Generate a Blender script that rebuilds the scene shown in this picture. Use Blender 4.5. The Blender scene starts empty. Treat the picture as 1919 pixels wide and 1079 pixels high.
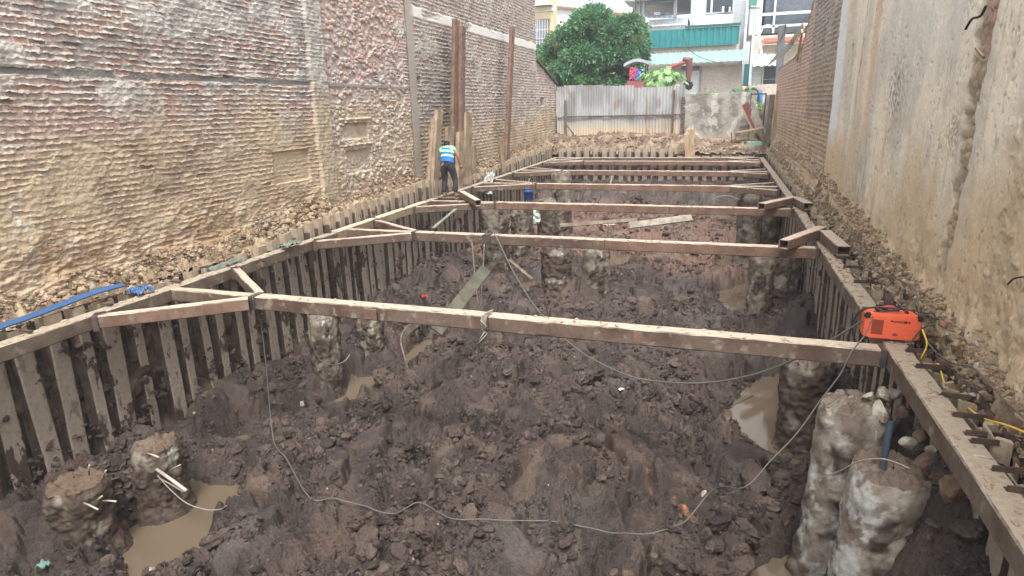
import bpy, bmesh, math, random
import numpy as np
from mathutils import Vector, Matrix
S = bpy.context.scene
col = S.collection
R = math.radians
rng = random.Random(7)

# ---------------------------------------------------------------- camera, sky, sun, exposure
HC = 2.4                                   # eye height over the top of the steel frame
FPX, CX, CY = 1180.0, 960.0, 540.0
def _axes():
    y = np.array([(1353-CX)/FPX, (191-CY)/FPX, 1.0]); y /= np.linalg.norm(y)
    p = np.array([1, -0.0255, 0.0]); x = p-(p@y)*y; x /= np.linalg.norm(x)
    return np.array([x, y, np.cross(x, y)])
AX = _axes()
cam = bpy.data.cameras.new('camera'); cam.sensor_width = 36; cam.lens = FPX/1919*36
cam.clip_start = 0.05; cam.clip_end = 2000
co = bpy.data.objects.new('camera', cam); col.objects.link(co)
mw = Matrix.Identity(4)
for r_ in range(3):
    mw[r_][0] = AX[r_][0]; mw[r_][1] = -AX[r_][1]; mw[r_][2] = -AX[r_][2]
mw[2][3] = HC
co.matrix_world = mw
S.camera = co
SUN_EL, SUN_ROT = 62, 160
w = bpy.data.worlds.new('World'); S.world = w; w.use_nodes = True
nt = w.node_tree; bg = nt.nodes['Background']
sky = nt.nodes.new('ShaderNodeTexSky'); sky.sky_type = 'NISHITA'; sky.sun_disc = False
sky.sun_elevation = R(SUN_EL); sky.sun_rotation = R(SUN_ROT); sky.dust_density = 4.0; sky.air_density = 1.2
hs = nt.nodes.new('ShaderNodeHueSaturation'); hs.inputs['Saturation'].default_value = 0.12
hs.inputs['Value'].default_value = 1.0
nt.links.new(sky.outputs[0], hs.inputs['Color']); nt.links.new(hs.outputs[0], bg.inputs[0])
bg.inputs[1].default_value = 0.15
sl = bpy.data.lights.new('sun', 'SUN'); sl.energy = 1.5; sl.angle = R(14); sl.color = (1, .97, .93)
so = bpy.data.objects.new('sun', sl); col.objects.link(so)
_a = R(SUN_ROT); _e = R(SUN_EL)
sd = Vector((math.sin(_a)*math.cos(_e), math.cos(_a)*math.cos(_e), math.sin(_e)))
so.rotation_euler = sd.to_track_quat('Z', 'Y').to_euler(); so.location = (0, 0, 30)
S.view_settings.view_transform = 'Standard'; S.view_settings.look = 'None'
S.view_settings.exposure = 1.3; S.view_settings.gamma = 1
S.render.engine = 'CYCLES'
S.cycles.max_bounces = 6; S.cycles.volume_bounces = 1

# ---------------------------------------------------------------- pixel -> world helpers (photo is 1919x1079)
def ray(px, py): return AX @ np.array([(px-CX)/FPX, (py-CY)/FPX, 1.0])
def _o(d, t): return np.array([d[0]*t, d[1]*t, d[2]*t+HC])
def atz(px, py, z=0.0): d = ray(px, py); return _o(d, (z-HC)/d[2])
def atx(px, py, x): d = ray(px, py); return _o(d, x/d[0])
def aty(px, py, y): d = ray(px, py); return _o(d, y/d[1])

# ---------------------------------------------------------------- numpy noise
_pr = np.random.RandomState(11)
_perm = np.concatenate([_pr.permutation(256)]*3).astype(np.int32)
_g2 = np.stack([np.cos(np.arange(256)*2*np.pi/256), np.sin(np.arange(256)*2*np.pi/256)], 1).astype(np.float32)
_g3 = _pr.normal(size=(256, 3)).astype(np.float32); _g3 /= np.linalg.norm(_g3, axis=1)[:, None]
_rv = _pr.rand(256).astype(np.float32)
def n2(x, y, s=0):
    x = np.asarray(x, np.float32)+s*17.31; y = np.asarray(y, np.float32)+s*9.17
    xi = np.floor(x).astype(np.int32); yi = np.floor(y).astype(np.int32); fx = x-xi; fy = y-yi
    u = fx*fx*fx*(fx*(fx*6-15)+10); v = fy*fy*fy*(fy*(fy*6-15)+10)
    def g(i, j):
        h = _perm[_perm[(xi+i) & 255]+((yi+j) & 255)]; gg = _g2[h]
        return gg[..., 0]*(fx-i)+gg[..., 1]*(fy-j)
    a = g(0, 0); b = g(1, 0); c = g(0, 1); d = g(1, 1)
    return 1.5*((a+(b-a)*u)+((c+(d-c)*u)-(a+(b-a)*u))*v)
def n3(x, y, z, s=0):
    x = np.asarray(x, np.float32)+s*17.31; y = np.asarray(y, np.float32)+s*9.17; z = np.asarray(z, np.float32)
    xi = np.floor(x).astype(np.int32); yi = np.floor(y).astype(np.int32); zi = np.floor(z).astype(np.int32)
    fx = x-xi; fy = y-yi; fz = z-zi
    f = lambda t: t*t*t*(t*(t*6-15)+10)
    u, v, w_ = f(fx), f(fy), f(fz)
    def g(i, j, k):
        h = _perm[_perm[_perm[(xi+i) & 255]+((yi+j) & 255)]+((zi+k) & 255)]; gg = _g3[h]
        return gg[..., 0]*(fx-i)+gg[..., 1]*(fy-j)+gg[..., 2]*(fz-k)
    L = lambda a, b, t: a+(b-a)*t
    return 1.4*L(L(L(g(0,0,0), g(1,0,0), u), L(g(0,1,0), g(1,1,0), u), v), L(L(g(0,0,1), g(1,0,1), u), L(g(0,1,1), g(1,1,1), u), v), w_)
def fbm(x, y, o=4, s=0, gain=.5):
    r = 0; a = 1
    for k in range(o):
        r = r+a*n2(x*2.03**k, y*2.03**k, s+k*3); a *= gain
    return r
def fbm3(x, y, z, o=3, s=0, gain=.5):
    r = 0; a = 1
    for k in range(o):
        r = r+a*n3(x*2.03**k, y*2.03**k, z*2.03**k, s+k*3); a *= gain
    return r
def ridg(x, y, o=3, s=0, gain=.5):
    r = 0; a = 1
    for k in range(o):
        r = r+a*(1-np.abs(n2(x*2.1**k, y*2.1**k, s+k*5))*2); a *= gain
    return r
def worley(x, y, s=0):
    x = np.asarray(x, np.float32)+s*7.7; y = np.asarray(y, np.float32)+s*3.3
    xi = np.floor(x).astype(np.int32); yi = np.floor(y).astype(np.int32)
    f1 = np.full(x.shape, 9., np.float32); f2 = f1.copy(); idd = np.zeros(x.shape, np.int32)
    for i in (-1, 0, 1):
        for j in (-1, 0, 1):
            h = _perm[_perm[(xi+i) & 255]+((yi+j) & 255)]
            px = xi+i+_rv[h]; py = yi+j+_rv[_perm[h]]
            d = np.sqrt((x-px)**2+(y-py)**2)
            m = d < f1
            f2 = np.where(m, f1, np.minimum(f2, d)); idd = np.where(m, h, idd); f1 = np.where(m, d, f1)
    return f1, f2, _rv[idd]
def sst(a, b, x):
    t = np.clip((x-a)/(b-a), 0, 1); return t*t*(3-2*t)
def gauss(x, y, cx, cy, rx, ry): return np.exp(-((x-cx)/rx)**2-((y-cy)/ry)**2)
def lin(c): c = np.asarray(c, float)/255.0; return np.where(c <= .04045, c/12.92, ((c+.055)/1.055)**2.4)
def C(r, g, b, k=1.0): v = lin((r, g, b))*k; return (float(v[0]), float(v[1]), float(v[2]), 1.0)
def mixc(a, b, t): t = np.asarray(t)[..., None]; return a*(1-t)+b*t

# ---------------------------------------------------------------- objects
def tag(o, label=None, cat=None, group=None, kind=None):
    if label: o['label'] = label
    if cat: o['category'] = cat
    if group: o['group'] = group
    if kind: o['kind'] = kind
    return o
def empty(name, loc=(0, 0, 0), rz=0):
    o = bpy.data.objects.new(name, None); o.empty_display_size = .1; o.location = loc; o.rotation_euler = (0, 0, rz)
    col.objects.link(o); return o
def thing(name, label, cat, loc=(0, 0, 0), rz=0, group=None): return tag(empty(name, loc, rz), label, cat, group)
def mesh_np(name, V, F, mat, colr=None, parent=None, smooth=True):
    me = bpy.data.meshes.new(name)
    V = np.asarray(V, np.float32).reshape(-1, 3); F = np.asarray(F, np.int32)
    n, k = F.shape
    me.vertices.add(len(V)); me.vertices.foreach_set('co', V.ravel())
    me.loops.add(n*k); me.loops.foreach_set('vertex_index', F.ravel())
    me.polygons.add(n); me.polygons.foreach_set('loop_start', np.arange(0, n*k, k, dtype=np.int32))
    me.polygons.foreach_set('use_smooth', np.full(n, smooth, bool))
    if colr is not None:
        a = me.color_attributes.new('Col', 'FLOAT_COLOR', 'POINT')
        cc = np.ones((len(V), 4), np.float32); cc[:, :3] = np.clip(np.asarray(colr).reshape(-1, 3), 0, 1)
        a.data.foreach_set('color', cc.ravel())
    me.update(calc_edges=True); me.validate()
    me.materials.append(mat)
    o = bpy.data.objects.new(name, me); col.objects.link(o)
    if parent: o.parent = parent
    return o
def gridF(nu, nv, flip=False, keep=None):
    i = np.arange(nu-1)[:, None]; j = np.arange(nv-1)[None, :]
    a = (i*nv+j); F = np.stack([a, a+nv, a+nv+1, a+1], -1).reshape(-1, 4)
    if flip: F = F[:, ::-1]
    if keep is not None: F = F[keep.reshape(-1)]
    return F
class MB:
    def __init__(s): s.v = []; s.f = []
    def add(s, vs, fs):
        b = len(s.v); s.v += [tuple(map(float, v)) for v in vs]; s.f += [tuple(b+i for i in f) for f in fs]; return s
    def box(s, c, d, rz=0, M=None):
        x, y, z = d[0]/2, d[1]/2, d[2]/2
        vs = [Vector((a*x, b*y, e*z)) for a in (-1, 1) for b in (-1, 1) for e in (-1, 1)]
        Q = M if M is not None else Matrix.Rotation(rz, 3, 'Z')
        vs = [Q@v+Vector(c) for v in vs]
        return s.add(vs, [(0,1,3,2), (4,6,7,5), (0,4,5,1), (2,3,7,6), (0,2,6,4), (1,5,7,3)])
    def bar(s, A, B, w_, h, up=(0, 0, 1), cap=True):
        A = Vector(A); B = Vector(B); d = (B-A).normalized(); u = Vector(up)
        if abs(d.dot(u)) > .95: u = Vector((1, 0, 0))
        x = d.cross(u).normalized(); z = x.cross(d).normalized()
        vs = [P+x*(a*w_/2)+z*(b*h/2) for P in (A, B) for a, b in ((-1,-1), (1,-1), (1,1), (-1,1))]
        return s.add(vs, [(0,1,5,4), (1,2,6,5), (2,3,7,6), (3,0,4,7), (3,2,1,0), (4,5,6,7)])
    def tube(s, pts, r, n=8, r2=None, cap=True):
        pts = [Vector(p) for p in pts]; m = len(pts); rings = []
        up = Vector((0, 0, 1)); b = len(s.v)
        px = None
        for i, p in enumerate(pts):
            d = (pts[min(i+1, m-1)]-pts[max(i-1, 0)]).normalized()
            if px is None:
                px = d.cross(up) if abs(d.z) < .95 else d.cross(Vector((1, 0, 0)))
            px = (px-d*px.dot(d)).normalized(); py = d.cross(px)
            rr = r if r2 is None else r+(r2-r)*i/(m-1)
            if isinstance(r, (list, tuple)): rr = r[i]
            s.v += [tuple(p+px*(rr*math.cos(2*math.pi*k/n))+py*(rr*math.sin(2*math.pi*k/n))) for k in range(n)]
        for i in range(m-1):
            for k in range(n):
                a = b+i*n+k; c = b+i*n+(k+1) % n; s.f.append((a, c, c+n, a+n))
        if cap: s.f.append(tuple(b+k for k in range(n))[::-1]); s.f.append(tuple(b+(m-1)*n+k for k in range(n)))
        return s
    def lathe(s, c, prof, n=24, a0=0):
        b = len(s.v); c = Vector(c)
        for r_, z in prof: s.v += [tuple(c+Vector((r_*math.cos(a0+2*math.pi*k/n), r_*math.sin(a0+2*math.pi*k/n), z))) for k in range(n)]
        for i in range(len(prof)-1):
            for k in range(n):
                a = b+i*n+k; d = b+i*n+(k+1) % n; s.f.append((a, d, d+n, a+n))
        return s
    def build(s, name, mat, parent=None, smooth=False, bevel=0, loc=None, noise=0):
        me = bpy.data.meshes.new(name); me.from_pydata(s.v, [], s.f); me.update()
        bm = bmesh.new(); bm.from_mesh(me)
        if noise:
            bmesh.ops.subdivide_edges(bm, edges=[e for e in bm.edges if e.calc_length() > .25], cuts=3, use_grid_fill=True)
            rr = random.Random(len(s.v)+int(noise*1e5))
            for v in bm.verts: v.co += Vector((rr.uniform(-1, 1), rr.uniform(-1, 1), rr.uniform(-1, 1)))*noise
        bmesh.ops.recalc_face_normals(bm, faces=bm.faces)
        if bevel: bmesh.ops.bevel(bm, geom=[e for e in bm.edges if e.calc_face_angle(0) > .6], offset=bevel, segments=2, affect='EDGES', clamp_overlap=True)
        bm.to_mesh(me); bm.free()
        me.polygons.foreach_set('use_smooth', [smooth]*len(me.polygons))
        me.materials.append(mat)
        o = bpy.data.objects.new(name, me); col.objects.link(o)
        if parent: o.parent = parent
        if loc is not None: o.location = loc
        return o
def spline(pts, n=8):
    P = [Vector(p) for p in pts]; P = [P[0]*2-P[1]]+P+[P[-1]*2-P[-2]]; out = []
    for i in range(1, len(P)-2):
        for k in range(n):
            t = k/n; a, b, c, d = P[i-1:i+3]
            out.append(.5*((2*b)+(c-a)*t+(2*a-5*b+4*c-d)*t*t+(3*b-a-3*c+d)*t**3))
    out.append(P[-2]); return out
def copy_tree(o, parent=None):
    c = o.copy(); col.objects.link(c); c.parent = parent
    for ch in [q for q in bpy.data.objects if q.parent == o]: copy_tree(ch, c)
    return c

# ---------------------------------------------------------------- materials
def _nm(name):
    m = bpy.data.materials.new(name); m.use_nodes = True
    t = m.node_tree; return m, t, t.nodes['Principled BSDF'], t.nodes.new, t.links.new
def _bump(t, N, L, b, scale, strg, dist=.01, coord='Object', detail=5):
    tc = N('ShaderNodeTexCoord'); no = N('ShaderNodeTexNoise'); no.inputs['Scale'].default_value = scale; no.inputs['Detail'].default_value = detail
    no.inputs['Roughness'].default_value = .65
    L(tc.outputs[coord], no.inputs['Vector']); bp = N('ShaderNodeBump'); bp.inputs['Strength'].default_value = strg; bp.inputs['Distance'].default_value = dist
    L(no.outputs[0], bp.inputs['Height']); L(bp.outputs[0], b.inputs['Normal']); return tc, no
def mat_attr(name, rough=.9, bscale=60, bstr=.5, dist=.01, var=.25, vscale=25, rough2=None, spec=.3):
    m, t, b, N, L = _nm(name)
    at = N('ShaderNodeAttribute'); at.attribute_name = 'Col'
    tc, no = _bump(t, N, L, b, bscale, bstr, dist)
    n = N('ShaderNodeTexNoise'); n.inputs['Scale'].default_value = vscale; n.inputs['Detail'].default_value = 6; n.inputs['Roughness'].default_value = .7
    L(tc.outputs['Object'], n.inputs['Vector'])
    mr = N('ShaderNodeMapRange'); mr.inputs['From Min'].default_value = .25; mr.inputs['From Max'].default_value = .75
    mr.inputs['To Min'].default_value = 1-var; mr.inputs['To Max'].default_value = 1+var
    L(n.outputs[0], mr.inputs['Value'])
    mx = N('ShaderNodeVectorMath'); mx.operation = 'SCALE'; L(at.outputs['Color'], mx.inputs[0]); L(mr.outputs[0], mx.inputs['Scale'])
    L(mx.outputs[0], b.inputs['Base Color'])
    b.inputs['Specular IOR Level'].default_value = spec
    if rough2 is None: b.inputs['Roughness'].default_value = rough
    else:
        n3_ = N('ShaderNodeTexNoise'); n3_.inputs['Scale'].default_value = 3; n3_.inputs['Detail'].default_value = 4
        L(tc.outputs['Object'], n3_.inputs['Vector']); m2 = N('ShaderNodeMapRange'); m2.inputs['From Min'].default_value = .35; m2.inputs['From Max'].default_value = .65
        m2.inputs['To Min'].default_value = rough2; m2.inputs['To Max'].default_value = rough; L(n3_.outputs[0], m2.inputs['Value']); L(m2.outputs[0], b.inputs['Roughness'])
    return m
def mat2(name, c1, c2, scale=5, ztop=None, lo=.4, hi=.6, rough=.8, bscale=40, bstr=.3, dist=.005, stretch=(1, 1, 1), top=None, metal=0, c3=None, rnd=0, spec=.4, fine=.15):
    """two colours in noisy patches, an optional third as small spots, optional settled dust on upward faces"""
    m, t, b, N, L = _nm(name)
    tc, no = _bump(t, N, L, b, bscale, bstr, dist)
    mp = N('ShaderNodeMapping'); mp.inputs['Scale'].default_value = stretch
    vec = tc.outputs['Object']
    if rnd:
        oi = N('ShaderNodeObjectInfo'); cb = N('ShaderNodeCombineXYZ'); mu = N('ShaderNodeMath'); mu.operation = 'MULTIPLY'; mu.inputs[1].default_value = 97.0
        L(oi.outputs['Random'], mu.inputs[0]); L(mu.outputs[0], cb.inputs[0]); L(mu.outputs[0], cb.inputs[1]); L(mu.outputs[0], cb.inputs[2])
        ad = N('ShaderNodeVectorMath'); ad.operation = 'ADD'; L(vec, ad.inputs[0]); L(cb.outputs[0], ad.inputs[1]); vec = ad.outputs[0]
    L(vec, mp.inputs['Vector'])
    n = N('ShaderNodeTexNoise'); n.inputs['Scale'].default_value = scale; n.inputs['Detail'].default_value = 5; n.inputs['Roughness'].default_value = .6
    L(mp.outputs[0], n.inputs['Vector'])
    def ramp(src, lo, hi):
        r = N('ShaderNodeMapRange'); r.inputs['From Min'].default_value = lo; r.inputs['From Max'].default_value = hi; L(src, r.inputs['Value']); return r.outputs[0]
    def mix(f, a, bb):
        x = N('ShaderNodeMix'); x.data_type = 'RGBA'; L(f, x.inputs[0])
        for s_, k in ((a, 6), (bb, 7)):
            if isinstance(s_, tuple): x.inputs[k].default_value = s_
            else: L(s_, x.inputs[k])
        return x.outputs[2]
    cur = mix(ramp(n.outputs[0], lo, hi), c1, c2)
    if c3:
        n2_ = N('ShaderNodeTexNoise'); n2_.inputs['Scale'].default_value = scale*3.1; n2_.inputs['Detail'].default_value = 4; L(mp.outputs[0], n2_.inputs['Vector'])
        cur = mix(ramp(n2_.outputs[0], .58, .66), cur, c3)
    if ztop:
        sz = N('ShaderNodeSeparateXYZ'); L(tc.outputs['Object'], sz.inputs[0]); az = N('ShaderNodeMath'); az.operation = 'MULTIPLY_ADD'; az.inputs[1].default_value = .5; L(n.outputs[0], az.inputs[0]); L(sz.outputs['Z'], az.inputs[2])
        cur = mix(ramp(az.outputs[0], ztop[0], ztop[1]), cur, ztop[2])
    if top:
        ge = N('ShaderNodeNewGeometry'); sp = N('ShaderNodeSeparateXYZ'); L(ge.outputs['Normal'], sp.inputs[0])
        n4 = N('ShaderNodeTexNoise'); n4.inputs['Scale'].default_value = 7; n4.inputs['Detail'].default_value = 6; L(tc.outputs['Object'], n4.inputs['Vector'])
        ml = N('ShaderNodeMath'); ml.operation = 'MULTIPLY_ADD'; ml.inputs[1].default_value = .9; L(n4.outputs[0], ml.inputs[0]); L(sp.outputs['Z'], ml.inputs[2])
        cur = mix(ramp(ml.outputs[0], 1.0, 1.3), cur, top)
    if fine:
        n5 = N('ShaderNodeTexNoise'); n5.inputs['Scale'].default_value = scale*9; n5.inputs['Detail'].default_value = 6; n5.inputs['Roughness'].default_value = .7; L(tc.outputs['Object'], n5.inputs['Vector'])
        mr = N('ShaderNodeMapRange'); mr.inputs['From Min'].default_value = .25; mr.inputs['From Max'].default_value = .75; mr.inputs['To Min'].default_value = 1-fine*2; mr.inputs['To Max'].default_value = 1+fine*2
        L(n5.outputs[0], mr.inputs['Value']); vm = N('ShaderNodeVectorMath'); vm.operation = 'SCALE'; L(cur, vm.inputs[0]); L(mr.outputs[0], vm.inputs['Scale']); cur = vm.outputs[0]
    L(cur, b.inputs['Base Color']); b.inputs['Roughness'].default_value = rough; b.inputs['Metallic'].default_value = metal; b.inputs['Specular IOR Level'].default_value = spec
    return m
def plain(name, c, rough=.6, metal=0, var=.08, bstr=.1):
    c2 = tuple(min(1, x*(1-var*2.5)) for x in c[:3])+(1,)
    return mat2(name, c, c2, scale=3, lo=.35, hi=.65, rough=rough, bstr=bstr, metal=metal, fine=var)

M_wall = mat_attr('brickwork', .95, 90, .55, .012, .22, 35)
M_mud = mat_attr('mud', .7, 45, 1.0, .03, .45, 30, rough2=.3, spec=.55)
M_earth = mat_attr('earth', .92, 50, .9, .02, .28, 20)
M_conc = mat_attr('pile_concrete', .85, 45, .8, .012, .28, 18)
DUST = C(184, 167, 149, .85)
M_steel = mat2('rusty_dusty_steel', C(100, 84, 73), C(78, 58, 48), 2.2, None, .46, .66, .72, 35, .5, .004, (1, 1, 1), DUST, 0, C(124, 112, 102), 1)
M_steelrust = mat2('rusty_steel', C(124, 98, 82), C(96, 74, 62), 3, None, .35, .65, .75, 35, .3, .004, (1, 1, 1), C(180, 160, 144), 0, C(122, 106, 94), 1)
M_steeldry = mat2('dry_clay_on_steel', C(156, 138, 116), C(126, 106, 88), 3, None, .4, .65, .85, 45, .5, .006, (1, 1, 1), C(196, 176, 150), 0, None, 1)
M_waler = mat2('rusty_waler_steel', C(106, 93, 81), C(84, 67, 56), 2.2, None, .46, .66, .72, 35, .5, .004, (1, 1, 1), C(166, 152, 134, .85), 0, C(132, 118, 104), 1)
M_gap = mat2('wet_mud_on_steel', C(64, 53, 47), C(88, 74, 64), 5, None, .4, .6, .6, 30, .8, .01)
M_pile = mat2('clay_smeared_sheet_steel', C(142, 130, 118), C(70, 58, 50), 1.9, (.0, .12, C(156, 141, 120)), .575, .59, .75, 30, .4, .006, (1.5, 1.5, .7), None, 0, C(112, 100, 90), 1)
M_piletop = mat2('dry_clay_on_sheet_steel', C(176, 152, 122), C(140, 118, 92), 4, None, .4, .65, .85, 40, .5, .006, (1, 1, .6), None, 0, None, 1)
M_black = plain('black_rubber', C(38, 38, 40), .5)
M_dark = plain('dark_paint_marks', C(40, 34, 32), .6)
M_water = None
def _water():
    m, t, b, N, L = _nm('muddy_water')
    b.inputs['Base Color'].default_value = C(100, 87, 72); b.inputs['Roughness'].default_value = .03; b.inputs['IOR'].default_value = 1.6
    _bump(t, N, L, b, 3, .06, .02)
    return m
M_water = _water()
M_wood = mat2('weathered_wood', C(120, 108, 92), C(92, 82, 72), 6, None, .4, .6, .85, 30, .4, .004, (1, 1, .3))
M_woodlight = mat2('pale_wood', C(172, 150, 122), C(146, 124, 100), 6, None, .4, .6, .85, 30, .4, .004, (1, 1, .3))

# ================================================================ THE PIT FLOOR
XL, XR = -7.40, 1.72            # pit-side faces of the two side walers
WLX, WRX = -8.35, 2.35          # faces of the two old house walls
Y0, Y1 = 1.3, 30.6
WL = -2.50                      # water level
PUD = [[(235,1000),(330,940),(360,900),(450,912),(440,960),(395,1000),(372,1079),(330,1110),(240,1110)],
       [(540,780),(600,765),(640,745),(655,705),(705,712),(692,742),(650,768),(560,788)],
       [(735,690),(760,676),(780,640),(812,638),(802,668),(765,692)],
       [(1352,778),(1425,708),(1500,705),(1530,760),(1520,840),(1550,870),(1545,910),(1480,897),(1410,852),(1385,812)],
       [(1345,548),(1400,530),(1480,538),(1485,605),(1430,604),(1355,582)],
       [(1345,472),(1410,472),(1405,502),(1350,507)],
       [(955,535),(1005,527),(1085,538),(1085,567),(1050,562),(1000,562)],
       [(1412,1079),(1440,1052),(1515,1036),(1530,1110),(1405,1110)],
       [(1140,482),(1185,474),(1195,500),(1150,508)],
       [(425,828),(482,812),(472,842)],
       [(1235,560),(1290,556),(1330,566),(1280,572)], [(1140,640),(1200,632),(1215,645),(1160,655)]]
PUDW = [[tuple(atz(px, py, WL)[:2]) for px, py in p] for p in PUD]
def poly_sd(x, y, P):
    """signed distance, positive inside"""
    d = np.full(x.shape, 1e9); ins = np.zeros(x.shape, bool); n = len(P)
    for i in range(n):
        ax, ay = P[i]; bx, by = P[(i+1) % n]; ex, ey = bx-ax, by-ay
        t = np.clip(((x-ax)*ex+(y-ay)*ey)/(ex*ex+ey*ey+1e-12), 0, 1)
        d = np.minimum(d, (x-ax-t*ex)**2+(y-ay-t*ey)**2)
        c = (ay > y) != (by > y)
        ins ^= c & (x < (bx-ax)*(y-ay)/(by-ay+1e-12)+ax)
    return np.where(ins, 1, -1)*np.sqrt(d)
def pud_sd(x, y):
    wx = x+.10*n2(x*3, y*3, 71)+.04*n2(x*9, y*9, 72); wy = y+.10*n2(x*3, y*3, 73)+.05*n2(x*9, y*9, 74)
    r = np.full(x.shape, -9.)
    for P in PUDW:
        cx_ = sum(p[0] for p in P)/len(P); cy_ = sum(p[1] for p in P)/len(P)
        m = (np.abs(x-cx_) < 3) & (np.abs(y-cy_) < 3.5)
        if m.any():
            q = poly_sd(wx[m], wy[m], P); r[m] = np.maximum(r[m], q)
    return r
def floor_z(x, y, fine=True):
    x = np.asarray(x, float); y = np.asarray(y, float)
    z = -2.26+.08*n2(x*.45, y*.45, 1)+.10*n2(x*1.1, y*1.1, 2)
    # heaps pushed up against the sheet piles and the broken ends of the old bored piles
    z = z+.38*sst(-6.8, -7.5, x)*(.6+.6*n2(y*.6, x*0, 5))
    z = z+.38*gauss(x, y, -7.1, 4.2, .6, .8)+.28*gauss(x, y, -6.9, 5.5, .4, .45)+.12*gauss(x, y, -7.2, 7.1, .5, .8)
    z = z+.45*gauss(x, y, -6.9, 9.6, .45, .6)+.55*gauss(x, y, -6.9, 12.6, .6, 1.1)+.75*gauss(x, y, -6.7, 15.2, .8, .9)
    z = z+.55*sst(.9, 1.9, x)*(.5+.5*n2(y*.7, x*0+3, 6))
    z = z+1.35*gauss(x, y, 2.05, 5.2, .55, 1.25)+.9*gauss(x, y, 1.95, 6.7, .45, .55)+.5*gauss(x, y, 1.9, 9.2, .5, .7)
    z = z+.45*gauss(x, y, 1.95, 13.2, .5, 1.0)+.5*gauss(x, y, -3.2, 14.9, .9, .5)+.25*gauss(x, y, -5, 13.2, 1.2, .5)
    # long low spoil ridges left by the digger, and a trench running down the middle
    z = z+.30*gauss(x, y, -2.0, 6.8, 2.4, 1.3)+.16*gauss(x+.25*(y-9), y, -1.2, 9, .5, 3.5)-.12*gauss(x+.25*(y-9), y, -.2, 9, .22, 3)+.14*gauss(x, y, -3.0, 10.5, 2.0, 1.6)-.34*gauss(x+.55*(y-6.4), y, -3.35, 6.4, .16, 1.5)-.34*gauss(x+.9*(y-5.2), y, -2.7, 5.2, .2, .8)
    z = z+.25*gauss(x, y, -4.6, 4.4, 1.3, .8)+.12*gauss(x, y, .2, 5.3, .9, .8)
    z = z+.9*sst(26.2, 28.2, y)+.22*sst(17, 24, y)
    if not fine: return z
    sd = pud_sd(x, y)
    # crumbled clods: coarse to fine, with some smeared bucket-smooth patches
    sm = sst(.25, .5, n2(x*1.3+.4*y, y*1.1, 31))*.9
    wx = x+.12*n2(x*4, y*4, 21); wy = y+.12*n2(x*4, y*4, 22)
    f1, f2, i1 = worley(wx*3.1, wy*3.1, 1); k1 = np.minimum(1, (f2-f1)*2.2)*(i1*.9+.25)
    wx = x+.05*n2(x*9, y*9, 23); wy = y+.05*n2(x*9, y*9, 24)
    g1, g2, j1 = worley(wx*8.5, wy*8.5, 2); k2 = np.minimum(1, (g2-g1)*2.0)*(j1*.9+.2)
    h1, h2, l1 = worley(x*21+.6*n2(x*20, y*20, 28), y*21, 3); k3 = np.minimum(1, (h2-h1)*2.0)*(l1*.9+.2)
    am = .3+.95*sst(-.4, .5, n2(x*.8, y*.8, 33))
    rough = (.10*(k1-.4)+.06*(k2-.4)+.03*(k3-.4))*am*(1-sm)
    rd_ = np.abs(n2(x*1.5+.8*y+.3*n2(x*3, y*3, 34), y*1.1-.5*x, 25)); rough = rough+.19*sst(0, .35, rd_)-.11+.05*(1-np.abs(n2(x*2.6, y*2.4, 35))*2.4)*(1-.5*sm)+.045*fbm(x*6, y*6, 3, 26)*(1-.5*sm)+.022*fbm(x*26, y*26, 2, 27)*(1-.8*sm)
    rough = rough+sm*.010*n2((x*.6+y)*22, (x-y*.6)*2.0, 29)
    z = z+rough*(.85+.25*sst(13, 6, y))
    k = sst(-.28, .03, sd)
    z = z*(1-k)+np.minimum(z, WL-.035)*k*1.0
    z = np.where(sd < -.02, np.maximum(z, WL+.012+.02*k3), z)
    return z
def at_floor(px, py, dz=0.0):
    d = ray(px, py); t = (-1.2-HC)/d[2]
    for _ in range(500):
        p = _o(d, t)
        if p[2] <= float(floor_z(np.array([p[0]]), np.array([p[1]]), False)[0]): break
        t += .03
    return np.array([p[0], p[1], p[2]+dz])
def steps(a, b, f):
    o = [a]
    while o[-1] < b: o.append(o[-1]+f(o[-1]))
    o[-1] = b; return np.array(o)
ys = steps(Y0, Y1+.2, lambda y: .0135*max(1, y/6.5)**1.45)
xs = np.linspace(-7.95, 2.15, 760)
Xg, Yg = np.meshgrid(xs, ys, indexing='ij')
Zg = floor_z(Xg, Yg)
dark = lin((53, 42, 37)); mid = lin((79, 66, 58)); red = lin((122, 94, 80)); greyc = lin((92, 88, 84)); tanc = lin((122, 104, 88))
t1 = sst(-.4, .5, fbm(Xg*1.3, Yg*1.3, 4, 41))
colr = mixc(dark, mid, t1*.8)
colr = mixc(colr, red, sst(.1, .6, n2(Xg*.35, Yg*.3, 42)*.6+.8*sst(16.5, 20, Yg)*sst(27.5, 26, Yg)-.1)*.75)
colr = mixc(colr, lin((92, 68, 58)), sst(.30, .6, n2(Xg*.9, Yg*.9, 47))*.3)
colr = mixc(colr, greyc, sst(.25, .6, n2(Xg*.6, Yg*.6, 43)+.35*gauss(Xg, Yg, 0, 14.5, 1.6, 2.5)+.4*gauss(Xg, Yg, -2, 25, 5, 3))*.3)
colr = mixc(colr, tanc, sst(.42, .62, n2(Xg*1.6, Yg*1.6, 44))*.3)
colr = mixc(colr, lin((176, 118, 72)), gauss(Xg+.8*(Yg-6.5), Yg, -.25, 6.5, .09, .35)*sst(0, .5, n2(Xg*14, Yg*14, 45)))
wet = sst(-.16, -.02, pud_sd(Xg, Yg)); colr = colr*(1-.25*wet[..., None])

mud = tag(mesh_np('ground', np.stack([Xg+.006*n2(Xg*30, Yg*30, 46), Yg, Zg], -1), gridF(len(xs), len(ys)), M_mud, colr), kind='structure')
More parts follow.
